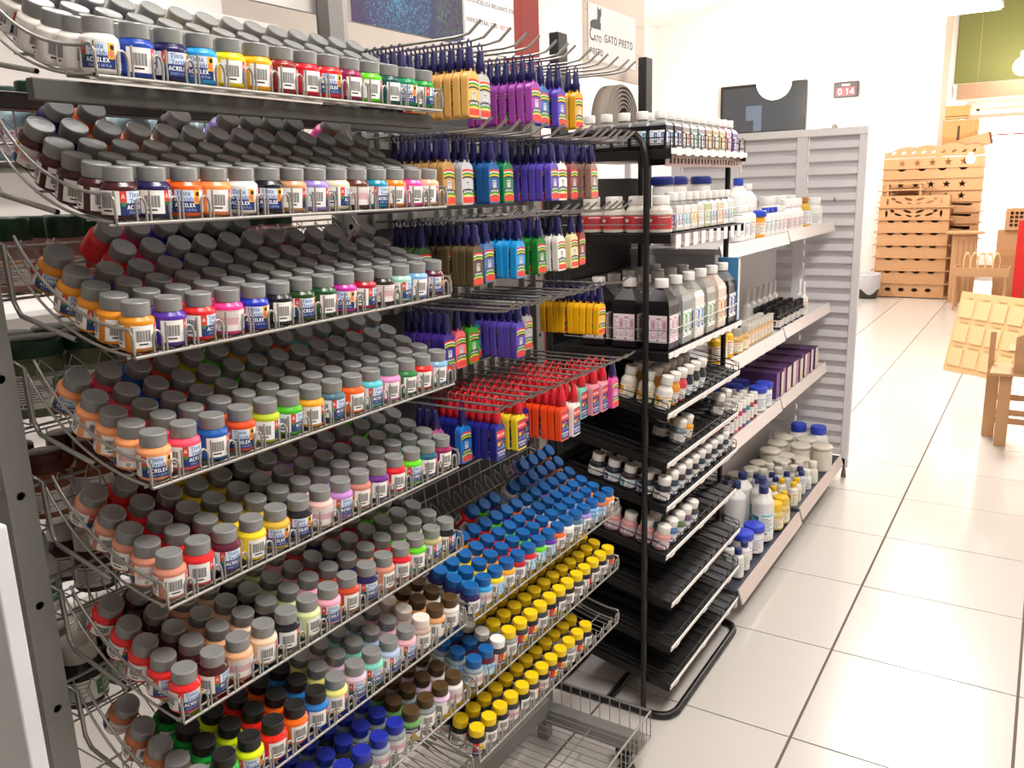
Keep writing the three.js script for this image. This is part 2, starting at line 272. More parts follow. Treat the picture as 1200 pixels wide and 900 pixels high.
const SHELVES = [
  [LEFT_Y[0], LZ, 'top', ['white', 'blue', 'navy', 'sky', 'yellow', 'amber', 'rust', 'red', 'scarlet', 'magenta', 'lime', 'deep teal', 'green', 'leaf green'], g, 5],
  [LEFT_Y[1], LZ, 'second', ['maroon', 'navy', 'orange', 'apricot', 'white', 'black', 'beige', 'lilac', 'cream', 'brown', 'teal', 'tangerine', 'pink', 'peach'], g, 5],
  [LEFT_Y[2], LZ, 'third', ['ochre', 'violet', 'scarlet', 'hot pink', 'royal blue', 'black', 'dark green', 'forest green', 'fuchsia', 'crimson', 'dark brown', 'mint', 'light blue', 'burgundy'], g, 5],
  [LEFT_Y[3], LZ, 'fourth', ['pale orange', 'coral', 'cobalt', 'vermilion', 'yellow green', 'grass green', 'marigold', 'slate', 'orange', 'turquoise', 'rose', 'emerald', 'scarlet', 'powder blue'], g, 5],
  [LEFT_Y[4], LZ, 'fifth', ['salmon', 'scarlet', 'burgundy', 'bright yellow', 'mustard', 'black', 'light pink', 'orchid', 'dusty pink', 'purple', 'red', 'lime', 'petrol blue', 'magenta'], g, 5],
  [LEFT_Y[5], LZ, 'sixth', ['scarlet', 'maroon', 'peach', 'light peach', 'black', 'pale green', 'baby pink', 'brick red', 'navy', 'salmon', 'red', 'lime', 'khaki', 'black'], g, 5],
  [LEFT_Y[6], LZ, 'seventh', ['terracotta', 'neon green', 'neon yellow', 'neon red', 'neon orange', 'azure', 'pale yellow', 'pale lilac', 'aqua', 'ice blue', 'pearl pink', 'pearl brown', 'bronze', 'pearl'], [g, 'black', 'black', 'black', 'black', 'black', g, g, g, g, g, 'cream', 'brown', 'brown'], 5],
  [LEFT_Y[7], LZ, 'eighth', [null, null, null, null, 'clear', 'clear', 'clear', 'graphite', 'clear', 'silver', 'moss green', 'silver', 'pale lilac', 'pearl'], ['royal', 'royal', 'royal', 'royal', 'royal', 'royal', 'royal', 'royal', 'royal', 'royal', 'brown', 'brown', 'brown', 'brown'], 4],
  [RIGHT_Y[0], RZ, 'low upper', ['navy', 'sky', 'bright yellow', 'marigold', 'crimson', 'red', 'lime', 'violet', 'orange', 'white', 'slate', 'lilac', 'light blue', 'terracotta', 'apricot'], 'blue', [3, 3, 4, 4, 4, 5, 5, 5, 4, 5, 5, 6, 6, 6, 6]],
  [RIGHT_Y[1], RZ, 'low middle', ['clear', 'burgundy', 'graphite', 'silver', 'graphite', 'black', 'graphite', 'black', 'graphite', 'black', 'graphite', 'black', 'graphite', 'black', 'graphite'], ['blue', 'blue', 'white', ...Array(12).fill('yellow')], 3],
  [RIGHT_Y[2], RZ, 'low bottom', ['black', 'graphite', 'black', 'graphite', 'black', 'graphite', 'black', 'graphite', 'black', 'silver', 'graphite', 'black', null, null, null], 'yellow', 3],
];
const jars = [];
for (const [y, z0, word, cols, caps, depth] of SHELVES) cols.forEach((name, c) => {
  if (!name) return;
  const cap = Array.isArray(caps) ? caps[c] : caps, n = Array.isArray(depth) ? depth[c] : depth;
  const q = rnd(), last = c === 0 || word === 'top' || Array.isArray(depth) || n < 5 ? n : q < 0.1 ? 4 : q < 0.55 ? 5 : 6;
  for (let k = 0; k < Math.min(6, last); k++) {
    const s = 0.0212 + k * 0.0434 + k * k * 0.0003, [px, py, a] = prof(s), z = z0 - (c + 0.5) * PITCH + rr(-0.0007, 0.0007);
    const big = word === 'low upper' && c < 2;
    jars.push({ word, c, k, cap, name, cols, x: XF + px + Math.sin(a) * 0.0016, y: y + py + Math.cos(a) * 0.0016, z, a: a + rr(-0.015, 0.015), turn: rnd(), near: Math.hypot(XF + px, 1.5 - y, z) });
  }
});
const greys = jars.filter((j) => j.cap === 'grey').map((j) => (j.rank = j.near + j.k * 0.07 - (j.c === 0 ? 0.4 : 0), j)).sort((a, b) => a.rank - b.rank);
const rest = greys.slice(300); const restSet = new Set(rest);
const bodyMat = (n) => mat(C[n], 0.26, 0);
const shelfWord = { 'low upper': 'first hook-bay shelf', 'low middle': 'second hook-bay shelf', 'low bottom': 'third hook-bay shelf' };
const JARNAME = { grey: 'fabric_paint_jar', blue: 'glitter_paint_jar', royal: 'glitter_paint_jar', yellow: 'glass_paint_jar', black: 'neon_paint_jar', brown: 'metallic_paint_jar', cream: 'metallic_paint_jar', white: 'glass_paint_jar' };
for (const j of jars) {
  if (restSet.has(j)) continue;
  const where = shelfWord[j.word] || j.word + ' wire shelf', back = ['frontmost', 'second from rail', 'third from rail', 'fourth from rail', 'fifth from rail', 'sixth from rail'][j.k];
  const l = j.cols[j.c - 1], r = j.cols[j.c + 1];
  let label;
  if (j.cap === 'yellow' || j.cap === 'royal') label = `${j.cap === 'royal' ? 'royal-blue' : 'yellow'}-capped ${j.name} jar, ${back}, column ${j.cap === 'royal' ? nth[13 - j.c] + ' from the hook bay' : nth[14 - j.c] + ' from the black rack'}, ${where}`;
  else if (l && r) label = `${j.cap}-capped ${j.name} jar, ${back}, between ${l} and ${r}, ${where}`;
  else label = `${j.cap}-capped ${j.name} jar, ${back}, end column beside ${l || r}, ${where}`;
  const t = thing(JARNAME[j.cap], label, 'paint jar', [j.x, j.y, j.z], `${j.cap} capped jars on ${where}`);
  t.rotation.order = 'ZYX'; t.rotation.z = -j.a; t.rotation.y = [0.0, 5.0, 0.25, 5.5, 0.1, 2.6, 4.5, -0.1][Math.floor(j.turn * 8)] + (j.turn * 40 % 1) * 0.4;
  mesh('body', JAR.body, bodyMat(j.name), t);
  mesh('cap', JAR.cap, CAPS[j.cap], t);
  mesh('label', JAR.label, JL[LABELSTYLE[j.cap]], t);
}
{ // grey-capped jars beyond the first three hundred, farthest back on their shelves
  const geos = [], m4 = new THREE.Matrix4(), e = new THREE.Euler(), q = new THREE.Quaternion(), col = new THREE.Color();
  for (const j of rest) for (const [geo, c] of [[JAR.body, C[j.name]], [JAR.cap, 0x8b8c8a]]) {
    const n = clean(geo.clone()); m4.compose(new THREE.Vector3(j.x, j.y, j.z), q.setFromEuler(e.set(0, 0, -j.a)), new THREE.Vector3(1, 1, 1)); n.applyMatrix4(m4);
    col.set(c); const a = new Float32Array(n.attributes.position.count * 3); for (let i = 0; i < a.length; i += 3) { a[i] = col.r; a[i + 1] = col.g; a[i + 2] = col.b; } n.setAttribute('color', new THREE.BufferAttribute(a, 3)); n.deleteAttribute('uv'); geos.push(n);
  }
  if (geos.length) tag(mesh('fabric_paint_jar_stock', mergeGeometries(geos), new THREE.MeshStandardMaterial({ vertexColors: true, roughness: 0.4 })), 'rear rows of grey capped paint jars at the back of the wire shelves', 'paint jars', 'grey capped jars', 'stuff');
}

// ───────────────────────── hooks and hanging squeeze bottles ─────────────────────────
const bottleShape = (() => { const s = new THREE.Shape(), w = 0.016, b = -0.1205, sh = -0.058, n = 0.0055, nt = -0.0465; s.moveTo(-w + 0.004, b); s.lineTo(w - 0.004, b); s.quadraticCurveTo(w, b, w, b + 0.004); s.lineTo(w, sh - 0.006); s.quadraticCurveTo(w, sh, w - 0.003, sh + 0.003); s.lineTo(n, nt - 0.003); s.lineTo(n, nt); s.lineTo(-n, nt); s.lineTo(-n, nt - 0.003); s.lineTo(-w + 0.003, sh + 0.003); s.quadraticCurveTo(-w, sh, -w, sh - 0.006); s.lineTo(-w, b + 0.004); s.quadraticCurveTo(-w, b, -w + 0.004, b); return s; })();
const SQ = {
  body: new THREE.ExtrudeGeometry(bottleShape, { depth: 0.0105, bevelEnabled: true, bevelThickness: 0.0022, bevelSize: 0.0015, bevelSegments: 2, curveSegments: 4 }).translate(0, 0, -0.00525).rotateY(Math.PI / 2),
  cap: merge([lathe([[0, -0.049], [0.0086, -0.049], [0.0086, -0.033], [0.0068, -0.0305], [0.006, -0.014], [0.0042, -0.012], [0, -0.012]], 12), new THREE.TorusGeometry(0.0062, 0.0016, 5, 12, Math.PI * 1.7).rotateZ(-0.6).rotateY(Math.PI / 2).translate(0, -0.0062, 0)]),
  redcap: merge([lathe([[0, -0.049], [0.0098, -0.049], [0.0096, -0.034], [0.0076, -0.03], [0.006, -0.015], [0, -0.014]], 12), new THREE.TorusGeometry(0.0085, 0.0019, 5, 14).rotateY(Math.PI / 2).translate(0, -0.0066, 0), box(0.003, 0.012, 0.013, 0, -0.019, 0)]),
  label: new THREE.PlaneGeometry(0.0305, 0.057).rotateY(Math.PI / 2).translate(0.00775, -0.0895, 0),
};
const arc = (g, y, c, t) => { g.strokeStyle = c; g.lineWidth = t; g.beginPath(); g.ellipse(64, y + 26, 78, 30, 0, Math.PI, 2 * Math.PI); g.stroke(); };
const rainbowTex = canvasTex(128, 272, (g, w, h) => {
  g.clearRect(0, 0, w, h);
  arc(g, 12, '#d8392c', 18); arc(g, 26, '#f3ead2', 12); arc(g, 38, '#2c8a3c', 16); arc(g, 52, '#c9b92d', 14); arc(g, 66, '#22243f', 12);
  g.fillStyle = 'rgba(245,243,240,0.82)'; g.fillRect(42, 92, 44, 70); g.fillStyle = '#3b3f55'; g.font = 'bold 34px serif'; g.textAlign = 'center'; g.fillText('35', 64, 136); g.fillRect(46, 100, 36, 8); g.fillRect(50, 146, 28, 6);
  arc(g, 172, '#1c2540', 22); g.fillStyle = '#f7f5f0'; g.font = 'bold 25px sans-serif'; g.fillText('ACRILEX', 64, 190); arc(g, 198, '#2c8a3c', 16); arc(g, 212, '#e8d23a', 10); g.fillStyle = '#d93a26'; g.fillRect(0, 224, w, 48);
});
const redTex = canvasTex(128, 272, (g, w, h) => {
  g.fillStyle = '#2a2d66'; g.fillRect(0, 0, w, h); g.fillStyle = '#dd3b34'; g.fillRect(8, 10, 112, 74); g.fillStyle = '#f6e7df'; g.font = 'bold 30px sans-serif'; g.textAlign = 'center'; g.fillText('RELEVO', 64, 60);
  g.fillStyle = '#e2a02e'; g.beginPath(); g.arc(36, 132, 22, 0, 7); g.fill(); g.fillStyle = '#c23b58'; g.beginPath(); g.arc(76, 120, 17, 0, 7); g.fill(); g.fillStyle = '#4aa25a'; g.beginPath(); g.arc(96, 156, 15, 0, 7); g.fill(); g.fillStyle = '#6d7fd0'; g.fillRect(14, 168, 100, 12);
  g.fillStyle = '#fff'; g.font = 'bold 27px sans-serif'; g.fillText('ACRILEX', 64, 222); g.fillStyle = '#b9c6ee'; g.fillRect(22, 236, 84, 10);
});
const rainbowMat = new THREE.MeshStandardMaterial({ map: rainbowTex, transparent: true, roughness: 0.4 });
const redMat = new THREE.MeshStandardMaterial({ map: redTex, roughness: 0.4 });
const navyCap = mat(0x1c1a52, 0.38), redCap = mat(0xc81e2a, 0.36);
const BC = { gold: 0xe2b062, silver: 0xb9b7b4, magenta: 0x9a44a0, blue: 0x2a6fb0, violet: 0x5a48b0, 'yellow gold': 0xe0a528, 'gold glitter': 0xb88e54, 'silver glitter': 0xc0c0c4, 'blue glitter': 0x1f5f9e, green: 0x0f7a4a, white: 0xece8e2, 'red glitter': 0x8d4a4c, 'brown glitter': 0x937266, 'dark green': 0x3d5a34, 'olive glitter': 0x5c4d34, 'slate blue': 0x4d6fa0, 'sky blue': 0x259be0, 'grass green': 0x1f7a2a, cream: 0xe6d59a, 'dark red': 0x8a2c28, 'dark violet': 0x3f2b86, salmon: 0xf2697a, lime: 0x3f9e28, teal: 0x2c7f96, 'clear glitter': 0xa8a8a0, yellow: 0xf0b312, 'pink glitter': 0xb65a8c, 'bright blue': 0x1f74c8, navy: 0x202888, 'lemon yellow': 0xf2dc2e, orange: 0xee4a1c, mint: 0x7fc7b2, pink: 0xe892a0, 'light pink': 0xf09fb0, 'magenta pink': 0xdc4f9e, black: 0x1b1d3a };
const TIERS = [
  [1.742, 'top', [['black', -1.15, -0.93, 5], ['gold', -1.192, -0.82, 8], ['silver', -1.237, -0.83, 1], ['magenta', -1.39, -0.822, 8], ['blue', -1.461, -0.845, 1], ['violet', -1.521, -0.84, 2], ['yellow gold', -1.598, -0.84, 2]], [-1.29, -1.33, -1.434, -1.56, -1.645, -1.697, -1.73]],
  [1.6, 'second', [['gold glitter', -1.172, -0.865, 7], ['silver glitter', -1.219, -0.86, 4], ['blue glitter', -1.303, -0.86, 5], ['green', -1.349, -0.86, 3], ['violet', -1.483, -0.838, 8], ['white', -1.523, -0.84, 3], ['red glitter', -1.572, -0.84, 3], ['brown glitter', -1.636, -0.828, 3]], [-1.26, -1.41, -1.60, -1.663, -1.702, -1.728]],
  [1.455, 'third', [['dark green', -1.19, -0.94, 4], ['olive glitter', -1.243, -0.86, 8], ['slate blue', -1.304, -0.88, 1], ['sky blue', -1.388, -0.86, 7], ['grass green', -1.469, -0.862, 4], ['white', -1.545, -0.86, 3], ['cream', -1.606, -0.862, 1], ['dark red', -1.672, -0.875, 1]], [-1.43, -1.51, -1.642, -1.711]],
  [1.293, 'fourth', [['dark violet', -1.232, -0.925, 6], ['salmon', -1.272, -0.93, 1], ['lime', -1.318, -0.93, 2], ['teal', -1.356, -0.955, 1], ['violet', -1.402, -0.873, 8], ['clear glitter', -1.485, -0.905, 1], ['yellow', -1.71, -0.845, 9]], [-1.345, -1.44, -1.524, -1.575]],
  [1.118, 'fifth', [['pink glitter', -1.19, -0.93, 3], ['bright blue', -1.235, -0.9, 1], ['navy', -1.278, -0.85, 9, 1], ['orange', -1.316, -0.9, 5, 1], ['lemon yellow', -1.353, -0.85, 9, 1], ['navy', -1.398, -0.87, 7, 1], ['orange', -1.446, -0.802, 10, 1], ['white', -1.487, -0.795, 7, 1], ['orange', -1.527, -0.88, 6, 1], ['white', -1.572, -0.88, 6, 1], ['mint', -1.615, -0.845, 6, 1], ['pink', -1.653, -0.835, 4, 1], ['light pink', -1.692, -0.83, 3, 1], ['magenta pink', -1.731, -0.825, 1]], []],
];
for (const [y, word, rows, empty] of TIERS) {
  const makeHook = (z, label, group) => {
    const t = thing('peg_hook', label, 'peg hook', [0, y, z], group);
    mesh('arm', wire([[XB - 0.005, -0.003, 0], [-0.9, -0.0027, 0], [-0.803, -0.0027, 0], [-0.776, 0.017, 0]], 0.0024, 0, 6), M.wire, t);
    mesh('clip', rbox(0.012, 0.03, 0.014, 0.002, XB - 0.006, -0.004, 0), M.wire, t);
  };
  rows.forEach(([colour, z, xf, n, red], i) => {
    const l = rows[i - 1]?.[0], r = rows[i + 1]?.[0], side = l && r ? `between ${l} and ${r}` : `beside ${l || r}`;
    makeHook(z, `peg hook of ${colour} bottles, ${word} tier, ${side}`, 'peg hooks of the hanging bottles');
    for (let k = 0; k < n; k++) {
      const x = xf - 0.0085 - k * 0.018;
      if (x < XB + 0.012) break;
      const t = thing('squeeze_bottle', `${red ? 'red' : 'navy'}-capped ${colour} bottle, ${nth[k]} on hook, ${word} tier, ${side}`, 'paint bottle', [x, y, z + rr(-0.0006, 0.0006)], `hanging bottles of the ${word} tier`);
      t.rotation.y = rr(-0.05, 0.05); t.rotation.z = rr(-0.03, 0.03);
      mesh('body', SQ.body, mat(BC[colour], 0.28), t);
      mesh('cap', red ? SQ.redcap : SQ.cap, red ? redCap : navyCap, t);
      mesh('label', SQ.label, red ? redMat : rainbowMat, t);
    }
  });
  for (const z of empty) { const l = rows.filter((r) => r[1] > z).pop()?.[0], r = rows.find((r) => r[1] < z)?.[0]; makeHook(z, `empty bent peg hook, ${word} tier, ${l && r ? `between ${l} and ${r} bottles` : `past the ${l || r} bottles`}`, 'peg hooks of the hanging bottles'); }
  const railG = thing('hook_rail', `flat steel rail carrying the ${word} tier of peg hooks`, 'rail', [0, y, 0], 'hook rails');
  mesh('rail', rbox(0.006, 0.028, 0.63, 0.0015, XB - 0.016, -0.004, -1.447), M.post, railG);
}

// ───────────────────────── generic bottles and jars ─────────────────────────
const printTex = (bg, band, mark) => canvasTex(256, 128, (g, w, h) => {
  g.fillStyle = bg; g.fillRect(0, 0, w, h);
  for (const o of [0, 128]) { g.fillStyle = band; g.fillRect(o + 66, 20, 58, 88); g.fillStyle = mark; g.beginPath(); g.arc(o + 96, 46, 17, 0, 7); g.fill(); g.fillStyle = bg; g.fillRect(o + 72, 72, 46, 10); g.fillRect(o + 76, 88, 36, 6);
    g.fillStyle = mark; g.fillRect(o + 6, 12, 50, 9); g.fillStyle = '#5b5656'; for (let r = 0; r < 8; r++) g.fillRect(o + 6, 30 + r * 10, 26 + (r * 17) % 26, 3); g.fillRect(o + 8, 112, 9, 9); g.fillRect(o + 20, 112, 9, 9); }
});
const PR = {};
const PRD = { blue: ['#f1eff0', '#2c4f9c', '#7db0dd'], red: ['#f2e9e6', '#c8323a', '#e2a33c'], fullred: ['#c4353c', '#b02a32', '#efe6e2'], pink: ['#e9d9dc', '#d3b3bf', '#b98a9c'], green: ['#eef0ea', '#3f8a5a', '#9cc487'], orange: ['#f5ead9', '#e59a2c', '#d8622a'], yellow: ['#f4ecd2', '#e8b91e', '#d46a1c'], plain: ['#eeeae6', '#d8d2cf', '#b9b2b0'], black: ['#e6e2de', '#24222a', '#8a7f5a'], teal: ['#e8eef0', '#2f7f98', '#74b8c8'], violet: ['#ece6ee', '#6a3f8c', '#c05a9c'], navy: ['#e9ecf2', '#26356f', '#5f7fc4'] };
for (const k in PRD) PR[k] = new THREE.MeshStandardMaterial({ map: printTex(...PRD[k]), roughness: 0.5 });
const geoCache = new Map();
const cached = (k, f) => { if (!geoCache.has(k)) geoCache.set(k, f()); return geoCache.get(k); };
const CLEAR = new THREE.MeshPhysicalMaterial({ color: 0xe6e6e4, roughness: 0.12, transmission: 0.75, thickness: 0, side: THREE.DoubleSide });
// kinds: body radius, body height, neck radius, cap radius, cap height, shoulder height, square?
const KIND = {
  tallTub: [0.036, 0.2, 0.034, 0.04, 0.03, 0.006],
  ink: [0.0245, 0.072, 0.012, 0.0155, 0.021, 0.016], litre: [0.038, 0.162, 0.015, 0.0185, 0.024, 0.045], pot: [0.0235, 0.046, 0.017, 0.0185, 0.022, 0.008], wide: [0.03, 0.07, 0.02, 0.0225, 0.024, 0.014], flask: [0.022, 0.066, 0.012, 0.0165, 0.024, 0.018],
  tub: [0.047, 0.105, 0.045, 0.049, 0.018, 0.004], tubS: [0.037, 0.075, 0.035, 0.039, 0.016, 0.004], glue: [0.042, 0.19, 0.014, 0.019, 0.028, 0.04], small: [0.021, 0.085, 0.009, 0.0135, 0.02, 0.012], dropper: [0.0155, 0.05, 0.008, 0.011, 0.024, 0.008], lidjar: [0.033, 0.075, 0.03, 0.036, 0.024, 0.006], tube: [0.0165, 0.07, 0.012, 0.0155, 0.03, 0.004], spray: [0.022, 0.095, 0.007, 0.008, 0.06, 0.018],
};
function container(name, label, kind, pos, { body, cap, print, group, category = 'bottle', turn = 0, s = 1, square, rough = 0.3, tilt = 0, hz }) {
  const [r, h, nr, cr, ch, sh] = KIND[kind];
  const t = thing(name, label, category, pos, group, turn); if (tilt) { t.rotation.order = 'ZYX'; t.rotation.z = tilt; } if (s !== 1) t.scale.setScalar(s);
  const seg = square ? 4 : 18, k = kind + (square ? 'q' : '');
  const clear = square && !/^white|pink/.test(label), q = square ? Math.SQRT2 * 0.94 : 1;
  const turned = (pts) => { const gm = lathe(pts, seg); if (!square) return gm; const n = clean(gm.rotateY(Math.PI / 4)); n.computeVertexNormals(); return n; };
  const low = [[0, 0], [r * 0.93 * q, 0], [r * q, r * 0.09], [r * q, h - sh]], high = [[r * 0.9 * q, h - sh * 0.72], [nr * 1.05, h], [nr, h + ch * 0.25]];
  const bg = clear ? cached('bl' + k, () => turned([...low, [r * 0.86 * q, h - sh * 0.66], [0, h - sh * 0.66]])) : cached('b' + k, () => turned([...low, ...high]));
  if (clear) mesh('clear_shoulder', cached('bs' + k, () => turned([[r * 0.865 * q, h - sh * 0.66], [nr * 1.05, h], [nr, h + ch * 0.25]])), CLEAR, t);
  mesh('body', bg, typeof body === 'object' ? body : mat(body, rough), t);
  mesh('cap', cached('c' + kind, () => lathe([[nr * 0.8, h + 0.001], [cr, h + 0.001], [cr, h + ch - cr * 0.12], [cr * 0.9, h + ch], [0, h + ch]], 18)), mat(cap, 0.42), t);
  if (print) {
    const hh = (h - sh) * 0.62, yy = (h - sh) * 0.48;
    mesh('label', cached('l' + k, () => { if (square) { const w = r * 1.62, d = r * 0.955; return merge([new THREE.PlaneGeometry(w, hh).translate(0, yy, d), new THREE.PlaneGeometry(w, hh).rotateY(Math.PI / 2).translate(d, yy, 0)]); } return new THREE.CylinderGeometry(r * 1.012, r * 1.012, hh, 18, 1, true).translate(0, yy, 0); }), PR[print], t);
  }
  return t;
}

// ───────────────────────── black display rack ─────────────────────────
const RX = -0.866, RZ0 = -2.0, RZ1 = -2.63, RXB = -1.16;
const RACK_Y = [1.588, 1.38, 1.074, 0.911, 0.774, 0.65, 0.508, 0.37, 0.235, 0.115];
const RACK_FLAT = (i) => i < 3;
const rackY = (i, x) => RACK_Y[i] + 0.006 + (RACK_FLAT(i) ? 0 : (-0.805 - x) * 0.2);
{
  const t = thing('black_display_rack', 'black metal display rack with ten shelves of white-capped bottles', 'display rack', [0, 0, 0]);
  for (const z of [RZ0, RZ1]) mesh('side_frame', wire([[RX, 0.012, z], [RX, 1.55, z], [RX - 0.006, 1.6, z], [RX - 0.03, 1.628, z], [RX - 0.07, 1.636, z], [RXB + 0.07, 1.636, z], [RXB + 0.03, 1.628, z], [RXB + 0.006, 1.6, z], [RXB, 1.55, z], [RXB, 0.012, z]], 0.0088, 120, 8), M.black, t);
  mesh('base_loop', wire([[RXB, 0.012, RZ0], [-0.83, 0.012, RZ0 - 0.005], [-0.798, 0.012, RZ0 - 0.02], [-0.784, 0.012, RZ0 - 0.05], [-0.784, 0.012, RZ1 + 0.06], [-0.798, 0.012, RZ1 + 0.025], [-0.83, 0.012, RZ1 + 0.008], [RXB, 0.012, RZ1]], 0.0115, 90, 8), M.black, t);
  mesh('base_bar', rod([RXB, 0.012, RZ0], [RXB, 0.012, RZ1], 0.0115, 8), M.black, t);
  mesh('base_bar', rod([-0.98, 0.012, RZ0], [-0.98, 0.012, RZ1], 0.009, 8), M.black, t);
  RACK_Y.forEach((y, i) => {
    const sh = new THREE.Group(); sh.name = 'shelf'; sh.position.set(-0.805 + (i > 6 ? 0.018 : 0), y, 0); sh.rotation.z = RACK_FLAT(i) ? 0 : -Math.atan(0.2); t.add(sh);
    const D = 0.345, za = RZ0 - 0.012, zb = RZ1 + 0.02, zm = (za + zb) / 2, W = za - zb;
    const tray = [rbox(D, 0.004, W, 0.001, -D / 2, 0, zm), rbox(D, 0.024, 0.003, 0.001, -D / 2, -0.01, za), rbox(D, 0.024, 0.003, 0.001, -D / 2, -0.01, zb), rbox(0.003, 0.04, W, 0.001, -D, 0.016, zm)];
    for (let k = 1; k < 12; k++) tray.push(box(D * 0.96, 0.004, 0.004, -D / 2, 0.0028, za - k * W / 12));
    mesh('tray', merge(tray), M.blackTray, sh);
    if (i === 0) { const a = new THREE.Shape([[zb, -0.04], [za, -0.04], [za, 0], [zb, 0]].map((q) => new THREE.Vector2(-q[0], q[1]))); for (let k = 0; k < 22; k++) { const u = -(za - 0.03 - k * 0.025), w = 0.0055; a.holes.push(new THREE.Path([[u - w, -0.033], [u - w, -0.02], [u + w, -0.02], [u + w, -0.033]].map((q) => new THREE.Vector2(...q)))); } mesh('apron', new THREE.ExtrudeGeometry(a, { depth: 0.003, bevelEnabled: false }).rotateY(Math.PI / 2).translate(-0.017, 0, 0), mat(0x9a7f76, 0.5, 0.2), sh); }
    if (i !== 1) mesh('price_strip', rbox(0.004, 0.014, W + 0.006, 0.001, 0.001, -0.004, zm), M.strip, sh);
    for (let k = 0; k < (i < 3 ? 9 : 5); k++) if (i < 3 || k % 2 === 0) mesh('price_tag', box(0.0015, i === 1 ? 0.034 : i === 0 ? 0.02 : 0.017, 0.03, 0.0042, i === 1 ? -0.018 : -0.004, za - 0.04 - k * W / (i < 3 ? 9.6 : 5.2)), mat(0xf6ece6, 0.6), sh);
    const guard = [], gh = i === 2 ? 0.06 : i === 1 ? 0.05 : 0.03;
    guard.push(wire([[-D * 0.9, gh, za], [-0.012, gh, za], [-0.004, gh, za - 0.006], [-0.004, gh, zb + 0.006], [-0.012, gh, zb], [-D * 0.9, gh, zb]], 0.0015, 0, 5));
    guard.push(wire([[-D * 0.9, gh * 0.5, za], [-0.004, gh * 0.5, za]], 0.0013), wire([[-D * 0.9, gh * 0.5, zb], [-0.004, gh * 0.5, zb]], 0.0013));
    mesh('guard_wire', merge(guard), i === 2 || i === 1 ? M.wire : M.black, sh);
    const n = 11;
    if (i !== 1 && i !== 2) for (let k = 0; k <= n; k++) { const z = za - k * W / n; mesh('divider', i === 0 ? wire([[-0.004, 0, z], [-0.004, 0.045, z], [-0.02, 0.045, z], [-0.02, 0, z]], 0.0015) : wire([[-0.004, 0, z], [-0.004, 0.028, z], [-0.05, 0.03, z], [-0.12, 0.004, z]], 0.0014), M.black, sh); }
  });
}
const rackBottle = (name, label, kind, i, x, z, o) => container(name, label, kind, [x, rackY(i, x) - 0.0025, z], { ...o, tilt: RACK_FLAT(i) ? 0 : -Math.atan(0.2) });
// top shelf: ink bottles
{
  const cols = [['black', 0x17151a, 'blue'], ['black', 0x1b1a1c, 'navy'], ['clear red', 0x8f8a88, 'red'], ['clear green', 0x8a9490, 'green'], ['clear blue', 0x868c96, 'navy'], ['amber', 0xa9825e, 'orange'], ['sand', 0xb5a276, 'plain'], ['pale yellow', 0xbdb28c, 'yellow'], ['pink', 0xb48a98, 'pink'], ['purple', 0x4a2f9a, 'violet']];
  cols.forEach(([n, c, p], k) => { for (let r = 0; r < (k === 0 ? 5 : 2); r++) rackBottle('ink_bottle', `${n} square bottle, white cap, rack top, ${nth[k]} from the hook bay, ${r ? nth[r] + ' row' : 'front row'}`, 'ink', 0, -0.847 - r * 0.05, -2.043 - k * 0.0575, { body: r && k === 0 ? 0x17151a : c, cap: 0xf3f1ee, print: k === 0 && r ? 'teal' : p, square: true, group: 'square bottles on the rack top' }); });
}
// second shelf
{
  for (let k = 0; k < 4; k++) rackBottle('lidded_bottle', 'white bottle with red label and white lid on second rack shelf', 'wide', 1, -0.85 - k * 0.066, -2.055, { body: 0xd9d2c4, cap: 0xeeebe6, print: 'fullred', group: 'red labelled bottles' });
  const c = [[0xc4beb8, 'blue'], [0xcfcac6, 'teal'], [0xc9c3be, 'yellow'], [0xb9b0a2, 'plain'], [0x9aa05a, 'green'], [0xbab7b4, 'navy'], [0xb49a70, 'orange'], [0xc5c7c4, 'blue'], [0xa5b0a6, 'green']];
  c.forEach(([b, p], k) => rackBottle('medium_bottle', `square varnish bottle with ${p} label, second rack shelf, ${k < 5 ? 'toward the red labelled bottles' : 'toward the rack end'}`, 'ink', 1, -0.85, -2.125 - k * 0.0535, { body: b, cap: 0xeeebe7, print: p, square: true, s: 1.08, group: 'varnish bottles on the second rack shelf' }));
}
// third shelf: large bottles
{
  const row = [['black', 0x141216, 'pink'], ['clear grey', 0x8d9290, 'green'], ['white', 0xe2ddd6, 'blue'], ['grey', 0x9b9690, 'green'], ['pale pink', 0xd9c4b8, 'orange'], ['black', 0x1a181b, 'navy']];
  row.forEach(([n, c, p], k) => { for (let r = 0; r < 3; r++) { if (r && k === 5) continue; rackBottle('large_bottle', r ? `large ${k ? 'clear' : 'black'} square bottle, ${nth[r]} row behind the ${n} one, third rack shelf, ${p} label` : `large ${n} square bottle with ${p} label, front of third rack shelf`, 'litre', 2, -0.852 - r * 0.092, -2.07 - k * 0.097, { body: r === 0 || k === 0 ? c : 0x86807a, cap: 0xefece7, print: p, square: true, group: 'large bottles on the third rack shelf' }); } });
  const b = thing('carton', 'upright blue and white carton at the end of third rack shelf', 'box', [-0.845, rackY(2, -0.845) - 0.004, -2.601]); 
  mesh('box', rbox(0.065, 0.2, 0.018, 0.002, 0, 0.1, 0), mat(0x3f7fae, 0.5), b); mesh('front_panel', box(0.001, 0.19, 0.017, 0.0331, 0.1, 0), mat(0xe0ded9, 0.5), b);
}
